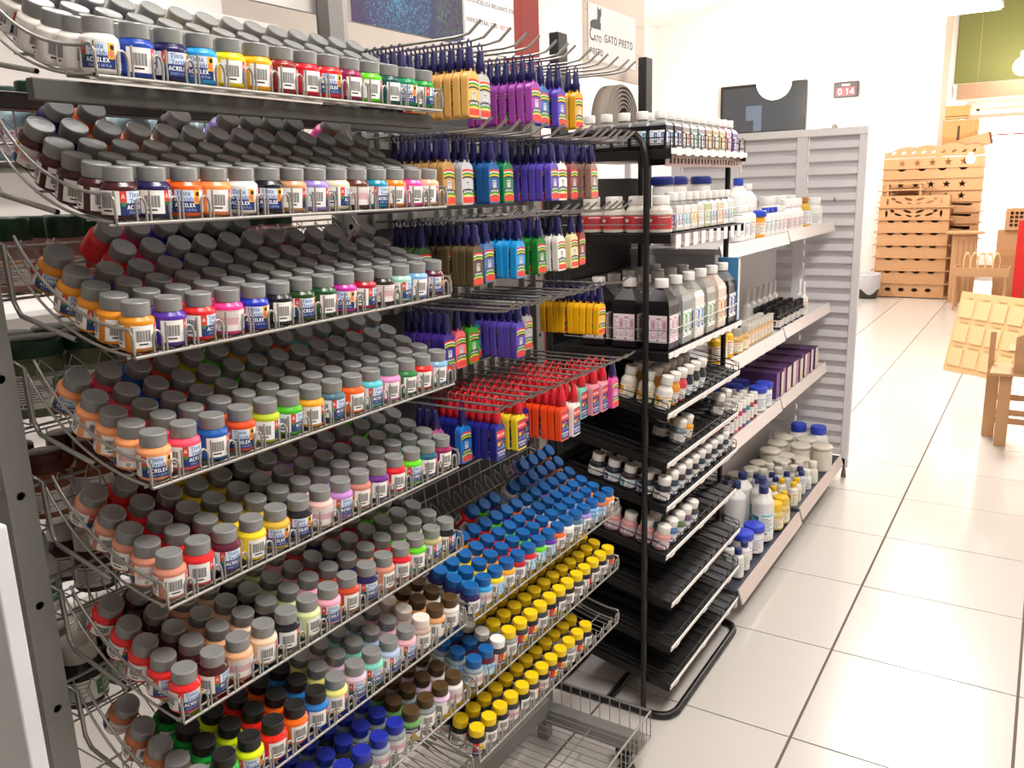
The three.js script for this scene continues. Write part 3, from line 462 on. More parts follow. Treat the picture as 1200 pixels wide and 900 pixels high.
// fourth to seventh shelves: small white-capped bottles
{
  const f4 = [['white', 0xe6e2dc, 'yellow'], ['orange', 0xd08a2c, 'black'], ['red', 0xc93a44, 'plain'], ['black', 0x1f2430, 'navy'], ['dark green', 0x23302c, 'green'], ['charcoal', 0x2a2c30, 'navy']];
  f4.forEach(([n, c, p], k) => { for (let r = 0; r < 3; r++) rackBottle('small_bottle', `${n} craft paint bottle with white cap, fourth rack shelf, ${r ? nth[r] + ' row' : 'front row'}`, 'flask', 3, -0.838 - r * 0.052, -2.045 - k * 0.0515, { body: r && k === 0 ? 0xd9d3c4 : c, cap: 0xe9e5dd, print: p, group: 'craft paint bottles on the fourth rack shelf' }); });
  for (const [x, z, c] of [[-0.85, -2.24, 0xe0a02a], [-0.9, -2.24, 0xb98a3a], [-0.85, -2.186, 0x6f7a80], [-0.9, -2.186, 0x3a3d44], [-0.85, -2.52, 0x6a6660], [-0.85, -2.585, 0xb5aea6]]) rackBottle('paint_pot', z > -2.3 ? 'small pot with white cap in the fifth shelf cluster of four' : 'small pot with white cap at the end of fifth rack shelf', 'pot', 4, x, z, { body: c, cap: 0xebe7df, print: 'plain', group: 'pots on the fifth rack shelf', category: 'pot' });
  for (let k = 0; k < 10; k++) for (let r = 0; r < (k < 2 ? 5 : 2); r++) rackBottle('paint_pot', `dark paint pot, white cap, ${nth[k]} from the hook bay, ${r ? nth[r] + ' row' : 'front row'}, sixth rack shelf`, 'pot', 5, -0.838 - r * 0.05, -2.045 - k * 0.0545, { body: [0x23262e, 0x2c3a4a, 0x3a2a30, 0x2a2a3c][(k + r) % 4], cap: 0xeae6df, print: ['plain', 'blue', 'teal', 'navy'][(k * 3 + r) % 4], group: 'dark pots on the sixth rack shelf', category: 'pot' });
  for (let k = 0; k < 5; k++) for (let r = 0; r < (k === 0 ? 4 : 2); r++) rackBottle('paint_pot', `${k === 0 ? 'pink' : 'dark'} paint pot, white cap, ${nth[k]} from the hook bay, ${r ? nth[r] + ' row' : 'front row'}, seventh rack shelf`, 'pot', 6, -0.838 - r * 0.05, -2.045 - k * 0.0545, { body: k === 0 ? 0xd79a96 : [0x4a6f9c, 0x4f6a3c, 0x6a4a6c, 0x3a4446][k - 1], cap: 0xe9e5dd, print: k === 0 ? 'pink' : 'blue', group: 'pots on the seventh rack shelf', category: 'pot' });
}

// ───────────────────────── white louvred gondola ─────────────────────────
const WZ = -4.37, WXF = -0.9, WXB = -1.16;
{
  const t = thing('white_gondola', 'white metal gondola with louvred end panel and slanted price rails', 'shelving', [0, 0, 0]);
  const ep = new THREE.Group(); ep.name = 'end_panel'; t.add(ep);
  for (const [x, w] of [[-0.785, 0.036], [-1.066, 0.05], [-1.4, 0.05], [-1.72, 0.05], [-2.0, 0.036]]) mesh('stile', rbox(w, 1.66, 0.03, 0.002, x, 0.89, WZ), M.whitePaint, ep);
  mesh('top_rail', rbox(1.25, 0.035, 0.04, 0.002, -1.392, 1.73, WZ), M.white, ep);
  mesh('bottom_rail', rbox(1.23, 0.05, 0.03, 0.002, -1.392, 0.085, WZ), M.whitePaint, ep);
  for (const [xa, xb] of [[-0.803, -1.041], [-1.091, -1.375], [-1.425, -1.695]]) {
    const w = xa - xb, gslat = rbox(w, 0.032, 0.008, 0.002), gback = rbox(w, 0.054, 0.004, 0.001);
    for (let k = 0; k < 26; k++) { const s = mesh('slat', gslat, M.whitePaint, ep); s.position.set((xa + xb) / 2, 0.14 + k * 0.0612, WZ + 0.006); const b = mesh('slat', gback, M.whitePaint, ep); b.position.set((xa + xb) / 2, 0.1706 + k * 0.0612, WZ - 0.02); }
  }
  for (const [x, y] of [[-0.9, 1.41], [-1.25, 1.41]]) mesh('bracket_hook', box(0.006, 0.02, 0.012, x, y, WZ + 0.02), M.zinc, ep);
  for (const x of [-0.785, -2.0]) { mesh('foot', cyl(0.014, 0.06, x, 0.035, WZ, 12, 0.006), mat(0x6f5a4c, 0.5), t); }
  mesh('backboard', rbox(0.02, 1.2, 1.66, 0.002, WXB - 0.012, 0.67, -3.5), M.whitePaint, t);
  for (const z of [-2.69, -3.5, -4.31]) mesh('upright', rbox(0.03, 1.3, 0.03, 0.002, WXB - 0.04, 0.67, z), M.whitePaint, t);
  for (const [z0, z1, dy] of [[-2.655, -3.485, -0.006], [-3.495, -4.325, 0]]) {
    const zm = (z0 + z1) / 2, W = z0 - z1;
    for (const y of [1.305, 0.908, 0.607]) {
      const s = new THREE.Group(); s.name = 'shelf'; s.position.set(0, y + dy, 0); t.add(s);
      mesh('deck', rbox(WXF - WXB + (y > 1.2 ? 0.05 : 0), 0.02, W, 0.002, (WXF + WXB - (y > 1.2 ? 0.05 : 0)) / 2, -0.012, zm), M.whitePaint, s);
      const lip = mesh('price_rail', rbox(0.006, 0.048, W - 0.004, 0.001), mat(0xe7dcd8, 0.45), s); lip.position.set(WXF + 0.008, -0.018, zm); lip.rotation.z = 0.28;
      mesh('side_bracket', box(0.24, 0.05, 0.003, -1.03, -0.045, z0 - 0.004), M.whitePaint, s);
    }
    const d = new THREE.Group(); d.name = 'base_deck'; d.position.set(0, 0.132 + dy * 2, 0); t.add(d);
    const xf = z0 > -3 ? -0.8 : -0.8;
    mesh('deck', rbox(0.36, 0.02, W, 0.002, -0.98, -0.012, zm), mat(0x3c4250, 0.5), d);
    const lip = mesh('price_rail', rbox(0.006, 0.055, W - 0.004, 0.001), mat(0xd6c6bf, 0.45), d); lip.position.set(xf + 0.01, -0.024, zm); lip.rotation.z = 0.3;
    mesh('plinth', rbox(0.3, 0.07, W - 0.02, 0.002, -1.02, -0.085, zm), M.whitePaint, d);
    for (const z of [z0 - 0.03, z1 + 0.03]) mesh('foot_bracket', rbox(0.34, 0.05, 0.02, 0.002, -0.98, -0.055, z), M.whitePaint, d);
  }
}
{
  const S1 = 1.303, S2 = 0.906, S3 = 0.605, D = 0.13;
  // upper shelf
  for (let k = 0; k < 5; k++) container('lidded_jar', 'translucent white jar with pink label behind the black rack', 'lidjar', [-1.07, S1, -2.69 - k * 0.088], { body: 0xe6dcd6, cap: 0xefebe6, print: 'pink', s: 0.92, group: 'pink labelled jars', category: 'jar' });
  for (const z of [-2.8, -2.93, -3.18]) container('bulk_tub', 'tall white tub with dark blue lid on upper white shelf', 'tallTub', [-1.152, S1, z], { body: 0xe9e6e2, cap: 0x1e2c78, group: 'blue lidded tubs', category: 'tub' });
  container('tall_bottle', 'tall white bottle with blue cap on upper white shelf', 'glue', [-1.0, S1, -3.16], { body: 0xefecea, cap: 0x2b49b0, s: 1.0 });
  container('tall_bottle', 'plain tall white bottle with white cap on upper white shelf', 'glue', [-1.02, S1, -3.34], { body: 0xefecea, cap: 0xf2f0ee, s: 0.9 });
  for (const z of [-2.95, -3.01]) container('slim_bottle', 'slim white bottle with blue lettering on upper white shelf', 'small', [-0.93, S1, z], { body: 0xf0eeec, cap: 0xf2f0ee, print: 'blue', s: 1.15, group: 'slim blue lettered bottles' });
  container('slim_bottle', 'slim white bottle with red label beside the orange jar', 'small', [-0.93, S1, -3.075], { body: 0xf0e9e2, cap: 0xefe9e2, print: 'red', s: 1.15 });
  container('lidded_jar', 'orange labelled jar with blue lid on upper white shelf', 'lidjar', [-0.93, S1, -3.17], { body: 0xe7a42c, cap: 0x2746c4, print: 'orange', category: 'jar' });
  for (const [z, p] of [[-3.26, 'navy'], [-3.32, 'green'], [-3.38, 'navy']]) container('glue_bottle', `white bottle with ${p} label and blue cap on upper shelf`, 'small', [-0.925, S1, z], { body: 0xeceae8, cap: 0x2940b8, print: p, group: 'blue capped glue bottles' });
  for (const z of [-3.44, -3.5]) container('glue_bottle', 'white bottle with red label and white cap on upper shelf', 'small', [-0.925, S1, z], { body: 0xf0edeb, cap: 0xf0edeb, print: 'red', group: 'red labelled glue bottles' });
  for (const z of [-3.58, -3.66, -3.74]) container('paint_bottle', 'white bottle with pale pink label on upper shelf', 'flask', [-0.93, S1, z], { body: 0xf3efec, cap: 0xf5f2f0, print: 'pink', s: 1.45, group: 'pale labelled bottles' });
  container('oil_bottle', 'golden oil bottle with brown cap on upper white shelf', 'small', [-0.93, S1, -3.88], { body: 0xd8b24a, cap: 0xb9803c, print: 'blue', s: 1.25 });
  container('lidded_bottle', 'white bottle with green label at the end of upper shelf', 'wide', [-0.935, S1, -4.08], { body: 0xe6e8e2, cap: 0xf4f2f0, print: 'green', s: 1.35 });
  for (const z of [-3.66, -3.83, -4.0]) container('lidded_bottle', 'white round-shouldered bottle in back row of upper shelf', 'wide', [-1.03, S1, z], { body: 0xefedeb, cap: 0xf4f2f0, s: 1.5, group: 'white bottles in the upper back row' });
  // middle shelf
  for (const z of [-2.72, -2.785, -2.85]) container('spray_bottle', 'yellow and orange bottle with white cap on middle white shelf', 'small', [-0.925, S2, z], { body: 0xf0bd1c, cap: 0xf0ece4, print: 'orange', s: 1.05, group: 'yellow bottles' });
  for (const [x, z] of [[-0.925, -2.93], [-0.925, -3.0], [-1.0, -2.95], [-1.0, -3.02]]) container('clear_jar', 'clear jar with amber contents and grey lid on middle shelf', 'pot', [x, S2, z], { body: 0xc9a25e, cap: 0xa9a49c, print: 'yellow', s: 1.35, group: 'amber jars', category: 'jar' });
  for (let k = 0; k < 8; k++) for (let r = 0; r < 2; r++) container('varnish_tube', 'small amber bottle with pale cap on middle white shelf', 'tube', [-0.922 - r * 0.04, S2, -3.075 - k * 0.043], { body: 0xd6b27e, cap: 0xd5d0c6, print: 'orange', s: 0.82, group: 'small amber bottles' });
  for (let k = 0; k < 9; k++) for (let r = 0; r < 3; r++) container('dropper_bottle', 'little black bottle with black cap on middle white shelf', 'dropper', [-0.925 - r * 0.045 - (k % 2) * 0.004, S2, -3.5 - k * 0.047], { body: 0x1f1a1e, cap: 0x161416, print: r ? undefined : 'black', s: 1.12, group: 'little black bottles' });
  for (const [x, z] of [[-0.935, -3.97], [-0.975, -4.06]]) container('spray_bottle', 'white nozzle bottle with orange print beside black bottles', 'spray', [x, S2, z], { body: 0xf0eeea, cap: 0xf3f1ee, print: x > -0.95 ? 'orange' : 'pink', s: 0.95, group: 'white nozzle bottles' });
  for (let k = 0; k < 6; k++) container('nozzle_bottle', 'plain white nozzle bottle in back row of middle shelf', 'spray', [-1.09, S2, -3.62 - k * 0.085], { body: 0xe9e6df, cap: 0xefece6, s: 0.9, group: 'plain white nozzle bottles' });
  // lower shelf
  for (let k = 0; k < 11; k++) for (let r = 0; r < 3; r++) { const n = ['magenta', 'orange', 'mauve', 'navy', 'black', 'pink', 'crimson', 'plum', 'teal', 'ruby', 'wine'][k]; container('acrylic_tube', `small ${n} paint bottle with white cap on lower white shelf`, 'tube', [-0.922 - r * 0.042, S3, -2.7 - k * 0.0485], { body: [0xd02c7a, 0xe08a2a, 0xa8708c, 0x2a2f58, 0x2a282c, 0xe07a8c, 0xb82a4c, 0x7a4a7c, 0x2f8aa0, 0xa83a4a, 0x8c2a3c][k], cap: 0xefebe5, print: r ? undefined : 'plain', group: 'small paint bottles on the lower white shelf' }); }
  for (const [x, z] of [[-0.935, -3.29], [-0.935, -3.375], [-1.03, -3.28], [-1.03, -3.365], [-1.11, -3.24], [-1.11, -3.33], [-1.11, -3.42]]) container('lidded_jar', 'white jar with bright blue lid on lower white shelf', 'lidjar', [x, S3, z], { body: 0xeeecea, cap: 0x2b44c6, print: 'navy', group: 'blue lidded white jars', category: 'jar' });
  let bz = -3.49;
  for (let k = 0; k < 14; k++) {
    const w = [0.05, 0.036, 0.042, 0.064, 0.036, 0.05, 0.058][k % 7], dx = [0, 0.006, 0.002, 0.008][k % 4], hh = [0.112, 0.108, 0.115][k % 3], side = ['violet', 'cream', 'mauve', 'cream'][k % 4];
    const t = thing('carton', `${side} sided carton with dark purple top in the row of boxes`, 'box', [-1.0 + dx, S3, bz - w / 2], 'purple topped boxes'); bz -= w + 0.004;
    mesh('box', rbox(0.17, hh, w, 0.0015, 0, hh / 2, 0), mat([0x4c2a5c, 0x43264f, 0x573266][k % 3], 0.5), t);
    mesh('front_panel', box(0.0012, hh - 0.006, w - 0.003, 0.0855, hh / 2, 0), mat({ violet: 0x8a5a9a, cream: 0xe9dccb, mauve: 0xb98aa8 }[side], 0.5), t);
  }
  // base deck
  const at = (n, l, k, x, z, o) => container(n, l, k, [x, D, z], o);
  for (const [x, z, s] of [[-0.835, -4.07, 1], [-0.93, -4.155, 1], [-1.04, -4.14, 1], [-0.93, -4.04, 1], [-1.04, -4.03, 1], [-1.04, -3.9, 1]]) at('bulk_tub', 'translucent white screw tub on the base deck near the end panel', 'tub', x, z, { body: 0xdcd6c6, cap: 0xe3ddcd, s, group: 'translucent tubs', category: 'tub' });
  for (const [x, z] of [[-0.9, -4.27], [-1.0, -4.28]]) at('lidded_bottle', 'large white bottle with blue lid against the end panel', 'wide', x, z, { body: 0xe6e4de, cap: 0x2a48c8, s: 1.7, group: 'blue lidded large bottles' });
  for (const [x, z] of [[-0.9, -3.93], [-0.97, -3.86], [-1.06, -3.78], [-0.97, -3.95], [-1.06, -3.68]]) at('bulk_tub', 'smaller translucent screw tub in the middle of base deck', 'tubS', x, z, { body: 0xdad3c2, cap: 0xe2dccc, group: 'smaller translucent tubs', category: 'tub' });
  for (const [x, z] of [[-0.83, -3.86], [-0.885, -3.83], [-0.94, -3.78], [-0.995, -3.74], [-1.05, -3.6], [-0.89, -3.76], [-0.945, -3.7], [-1.0, -3.65]]) at('paint_bottle', 'cream white bottle with white cap on base deck', 'flask', x, z, { body: 0xe2ddd0, cap: 0xeae5d9, s: 1.15, group: 'cream bottles on the base deck' });
  for (const [x, z] of [[-1.1, -3.42], [-1.1, -3.3], [-1.05, -3.3], [-1.11, -3.48], [-1.02, -3.35]]) at('glue_bottle', 'pale bottle with navy cap at the rear of base deck', 'small', x, z, { body: 0xc9ccd2, cap: 0x24306e, group: 'rear navy capped bottles' });
  for (const [x, z] of [[-1.1, -3.57], [-1.095, -4.29]]) at('bulk_tub', 'translucent tub against the backboard of base deck', 'tubS', x, z, { body: 0xdcd6c6, cap: 0xe3ddcd, group: 'rear translucent tubs', category: 'tub' });
  at('paint_bottle', 'small white bottle with green print on base deck', 'flask', -0.835, -3.77, { body: 0xe8e8de, cap: 0xf0eee6, print: 'green' });
  for (const [x, z] of [[-0.84, -3.69], [-0.895, -3.65], [-0.95, -3.61], [-1.005, -3.56], [-1.06, -3.52], [-0.86, -3.745], [-0.92, -3.56], [-0.98, -3.5]]) at('glue_bottle', 'slim clear bottle with navy cap on base deck', 'small', x, z, { body: 0xc3cad6, cap: 0x24306e, print: x > -0.9 ? 'navy' : undefined, group: 'navy capped slim bottles' });
  for (const [x, z] of [[-0.835, -3.59], [-0.835, -3.53], [-0.89, -3.55], [-0.84, -3.4], [-0.895, -3.44], [-0.95, -3.48], [-1.0, -3.42], [-0.945, -3.38], [-1.05, -3.38]]) at('glue_bottle', 'white bottle with yellow cap and label on base deck', 'small', x, z, { body: 0xe9e4d6, cap: 0xf2c316, print: x > -0.9 ? 'yellow' : undefined, group: 'yellow capped bottles' });
  for (const [x, z] of [[-0.835, -3.33], [-0.84, -3.25]]) at('lidded_jar', 'clear jar with yellow lid and yellow label on base deck', 'pot', x, z, { body: 0xd5c07a, cap: 0xf2c51c, print: 'yellow', s: 1.6, group: 'yellow lidded jars', category: 'jar' });
  for (const [x, z] of [[-0.85, -3.12], [-0.885, -3.22], [-0.96, -3.12], [-0.97, -3.24]]) at('glue_bottle', 'large white glue bottle with navy cap on base deck', 'glue', x, z, { body: 0xe9e6e2, cap: 0x25336e, print: x > -0.9 ? 'teal' : undefined, group: 'large glue bottles' });
  for (const [x, z] of [[-0.845, -2.99], [-0.86, -2.9]]) at('lidded_jar', 'large white jar with bright blue lid on base deck', 'lidjar', x, z, { body: 0xe8e6e4, cap: 0x2b46d2, print: 'blue', s: 1.1, group: 'large blue lidded jars', category: 'jar' });
  for (const [x, z] of [[-0.83, -2.82], [-0.88, -2.8], [-0.83, -2.75]]) at('glue_bottle', 'small white bottle with dark blue cap beside blue lidded jars', 'small', x, z, { body: 0xe6e4e0, cap: 0x22306c, print: 'green', group: 'small dark blue capped bottles' });
}

// ───────────────────────── signs above the gondola ─────────────────────────
{
  const sign = (name, label, category, x, z0, z1, y0, y1, draw, w = 512, side = 0xe8e4e0) => {
    const t = thing(name, label, category, [x, (y0 + y1) / 2, (z0 + z1) / 2]);
    const W = z0 - z1, H = y1 - y0; mesh('board', box(0.008, H, W), mat(side, 0.6), t);
    mesh('print', new THREE.PlaneGeometry(W, H).rotateY(Math.PI / 2).translate(0.0046, 0, 0), new THREE.MeshStandardMaterial({ map: canvasTex(w, Math.round(w * H / W), draw), roughness: 0.5 }), t);
    return t;
  };
  sign('banner', 'white header board with a purple paint drip', 'sign', -1.1, -0.8, -1.135, 1.805, 2.15, (g, w, h) => { g.fillStyle = '#d9d3cf'; g.fillRect(0, 0, w, h); g.strokeStyle = '#5a2a86'; g.lineWidth = w * 0.07; g.lineCap = 'round'; g.beginPath(); g.moveTo(w * 0.78, 0); g.quadraticCurveTo(w * 0.7, h * 0.7, w * 0.86, h * 0.9); g.stroke(); g.strokeStyle = '#8c5cc0'; g.lineWidth = w * 0.015; g.beginPath(); g.moveTo(w * 0.765, 0); g.quadraticCurveTo(w * 0.69, h * 0.7, w * 0.83, h * 0.88); g.stroke(); });
  sign('banner', 'dark purple header board with paint splash and web address', 'sign', -1.1, -1.21, -1.556, 1.806, 2.1, (g, w, h) => {
    const gr = g.createLinearGradient(0, 0, w, 0); gr.addColorStop(0, '#3a2a52'); gr.addColorStop(0.5, '#2c3a5e'); gr.addColorStop(1, '#33294a'); g.fillStyle = gr; g.fillRect(0, 0, w, h);
    let k = 12345; const r = () => (k = (k * 16807) % 2147483647) / 2147483647;
    for (let i = 0; i < 2600; i++) { const a = r() * 6.3, q = Math.pow(r(), 0.7), x = w * 0.38 + Math.cos(a) * q * w * 0.3, y = h * 0.8 + Math.sin(a) * q * h * 0.34; g.fillStyle = ['rgba(64,140,170,.5)', 'rgba(96,176,200,.45)', 'rgba(40,96,130,.5)'][i % 3]; g.fillRect(x, y, 2 + r() * 4, 2 + r() * 4); }
    for (let i = 0; i < 900; i++) { g.fillStyle = ['rgba(70,140,70,.5)', 'rgba(120,70,120,.4)'][i % 2]; g.fillRect(w * (0.72 + r() * 0.28), h * (0.55 + r() * 0.45), 2 + r() * 5, 2 + r() * 5); }
    g.fillStyle = '#f0ead2'; g.font = `bold ${Math.round(w * 0.17)}px sans-serif`; g.fillText('www.acrilex', w * 0.03, h * 0.68);
  });
  sign('price_sheet', 'white price list sheet hung beside the purple board', 'notice', -1.098, -1.56, -1.757, 1.8, 2.12, (g, w, h) => {
    g.fillStyle = '#ebe7e6'; g.fillRect(0, 0, w, h); g.font = `bold ${Math.round(w * 0.062)}px sans-serif`;
    [['TINTA TECIDO 37ML - ', 'R$4,20'], ['TINTA FOSCA 37ML - ', 'R$4,20'], ['TINTA BASE 37ML - ', 'R$4,20'], ['TINTA LOUSA 37ML - ', 'R$7,20'], ['TINTA ACRILICA BRILHANTE 37ML - ', 'R$4,20'], ['VERNIZ VITRAL 37ML - ', 'R$7,20']].forEach(([a, b], i) => { const y = h * (0.2 + i * 0.125); g.fillStyle = '#4a4648'; g.fillText(a, w * 0.03, y); g.fillStyle = '#d0303a'; g.fillText(b, w * 0.03 + g.measureText(a).width, y); });
  }, 768);
  const col = thing('red_column', 'weathered red painted column beside the price sheet', 'column', [-1.135, 0, -1.86]); mesh('shaft', rbox(0.05, 2.5, 0.085, 0.003, 0, 1.25, 0), mat(0x8f3a34, 0.75), col);
  const al = thing('sign_post', 'aluminium upright between the white and purple header boards', 'post', [-1.095, 0, -1.172]); mesh('upright', rbox(0.02, 2.3, 0.06, 0.002, -0.012, 1.15, 0), mat(0xaaa8a6, 0.4, 0.5), al);
  const gp = sign('sign_board', 'beige board with a white sheet showing a black cat logo', 'sign', -1.3, -2.5, -2.965, 1.857, 2.24, (g, w, h) => { g.fillStyle = '#d3c3b2'; g.fillRect(0, 0, w, h); g.strokeStyle = '#b8a896'; g.lineWidth = 2; for (let i = 1; i < 4; i++) { g.beginPath(); g.moveTo(0, h * i / 4); g.lineTo(w, h * i / 4); g.stroke(); } }, 256, 0xd3c3b2);
  const sheet = new THREE.MeshStandardMaterial({ roughness: 0.55, map: canvasTex(768, 400, (g, w, h) => {
    g.fillStyle = '#eee6e6'; g.fillRect(0, 0, w, h); g.fillStyle = '#2d2a2c';
    g.beginPath(); g.ellipse(110, 140, 82, 34, -0.1, 0, 7); g.fill(); g.fillRect(30, 138, 160, 34); g.beginPath(); g.ellipse(158, 106, 26, 52, 0.1, 0, 7); g.fill(); g.beginPath(); g.arc(168, 58, 31, 0, 7); g.fill(); g.beginPath(); g.moveTo(138, 54); g.lineTo(140, 6); g.lineTo(164, 32); g.fill(); g.beginPath(); g.moveTo(174, 32); g.lineTo(198, 8); g.lineTo(198, 56); g.fill(); g.lineWidth = 14; g.strokeStyle = '#2d2a2c'; g.beginPath(); g.arc(64, 214, 40, 1.2, 4.4); g.stroke();
    g.font = 'bold 64px sans-serif'; g.fillText('ATO', 78, 262); g.font = 'bold 66px sans-serif'; g.fillText('PRETO', 18, 358); g.font = 'bold 80px sans-serif'; g.fillText('GATO PRETO', 240, 250, 500);
  }) });
  mesh('sheet', new THREE.PlaneGeometry(0.36, 0.17).rotateY(Math.PI / 2).translate(0.0062, -0.062, 0.03), sheet, gp);
  const bp = thing('black_gondola_frame', 'black slotted uprights behind the black display rack', 'shelf frame', [0, 0, 0]);
  for (const z of [-2.185, -2.79]) mesh('upright', rbox(0.03, 1.925, 0.055, 0.003, -1.215, 0.9625, z), M.black, bp);
  mesh('crossbar', rbox(0.02, 0.05, 0.6, 0.002, -1.235, 1.2, -2.49), M.black, bp); mesh('crossbar', rbox(0.02, 0.05, 0.6, 0.002, -1.235, 0.3, -2.49), M.black, bp);
  mesh('ledge', rbox(0.16, 0.012, 0.66, 0.002, -1.3, 1.589, -2.6), M.black, bp); mesh('backboard', rbox(0.01, 1.5, 0.62, 0.002, -1.25, 0.78, -2.49), M.blackTray, bp);
  const roll = thing('ribbon_roll', 'large roll of ribbon standing on edge behind the ink bottles', 'roll', [-1.32, 1.596, -2.77]);
  const rings = []; for (let k = 0; k < 6; k++) rings.push(new THREE.TorusGeometry(0.05 + k * 0.0135, 0.006, 6, 36).rotateY(Math.PI / 2).translate(0.03, 0.125, 0));
  mesh('winding', merge([...rings, lathe([[0.045, -0.03], [0.124, -0.03], [0.124, 0.028], [0.045, 0.028], [0.045, -0.03]], 40).rotateZ(-Math.PI / 2).translate(0, 0.125, 0)]), mat(0x8c8276, 0.6), roll);
  mesh('core', lathe([[0, -0.028], [0.044, -0.028], [0.044, 0.012], [0.016, 0.012], [0, 0.008]], 32).rotateZ(-Math.PI / 2).translate(0, 0.125, 0), mat(0x4d4238, 0.7), roll);
}

// ───────────────────────── television and number display ─────────────────────────
{
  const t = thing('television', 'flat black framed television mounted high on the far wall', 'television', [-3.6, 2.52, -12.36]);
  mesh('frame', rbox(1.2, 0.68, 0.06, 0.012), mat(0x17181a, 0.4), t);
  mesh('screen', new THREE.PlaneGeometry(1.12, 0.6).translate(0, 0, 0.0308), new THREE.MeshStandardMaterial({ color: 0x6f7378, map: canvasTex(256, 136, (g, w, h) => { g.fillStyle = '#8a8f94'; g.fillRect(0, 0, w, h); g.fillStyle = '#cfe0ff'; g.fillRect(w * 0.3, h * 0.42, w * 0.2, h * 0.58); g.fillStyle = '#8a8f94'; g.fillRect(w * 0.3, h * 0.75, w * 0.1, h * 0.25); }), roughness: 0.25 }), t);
  mesh('wall_bracket', box(0.3, 0.3, 0.06, 0, 0, -0.06), M.black, t);
  const s = thing('number_display', 'small dark red queue number display reading 0 14', 'display', [-2.5, 2.69, -12.41]);
  mesh('case', rbox(0.31, 0.2, 0.05, 0.006), mat(0x240c10, 0.4), s);
  const dt = canvasTex(256, 160, (g, w, h) => { g.fillStyle = '#260a0e'; g.fillRect(0, 0, w, h); g.fillStyle = '#7c1018'; g.fillRect(24, 56, 208, 88); g.fillStyle = '#f4dcd8'; g.fillRect(84, 22, 90, 18); g.fillStyle = '#ffe9e4'; g.font = 'bold 88px monospace'; g.fillText('0', 40, 132); g.fillText('14', 120, 132); });
  mesh('digits', new THREE.PlaneGeometry(0.3, 0.19).translate(0, 0, 0.0256), new THREE.MeshStandardMaterial({ map: dt, emissive: 0xffffff, emissiveMap: dt, emissiveIntensity: 0.25, roughness: 0.4 }), s);
  const k = thing('wall_tap', 'small grey metal fitting on the wall under the display', 'fitting', [-2.62, 2.2, -12.42]);
  mesh('stem', merge([rod([0, -0.25, 0], [0, 0.02, 0.02], 0.012, 8), rod([-0.16, 0, 0.02], [0.04, 0, 0.02], 0.012, 8), new THREE.SphereGeometry(0.035, 12, 8).translate(0, 0.02, 0.03)]), mat(0x8f8c86, 0.4, 0.5), k);
}

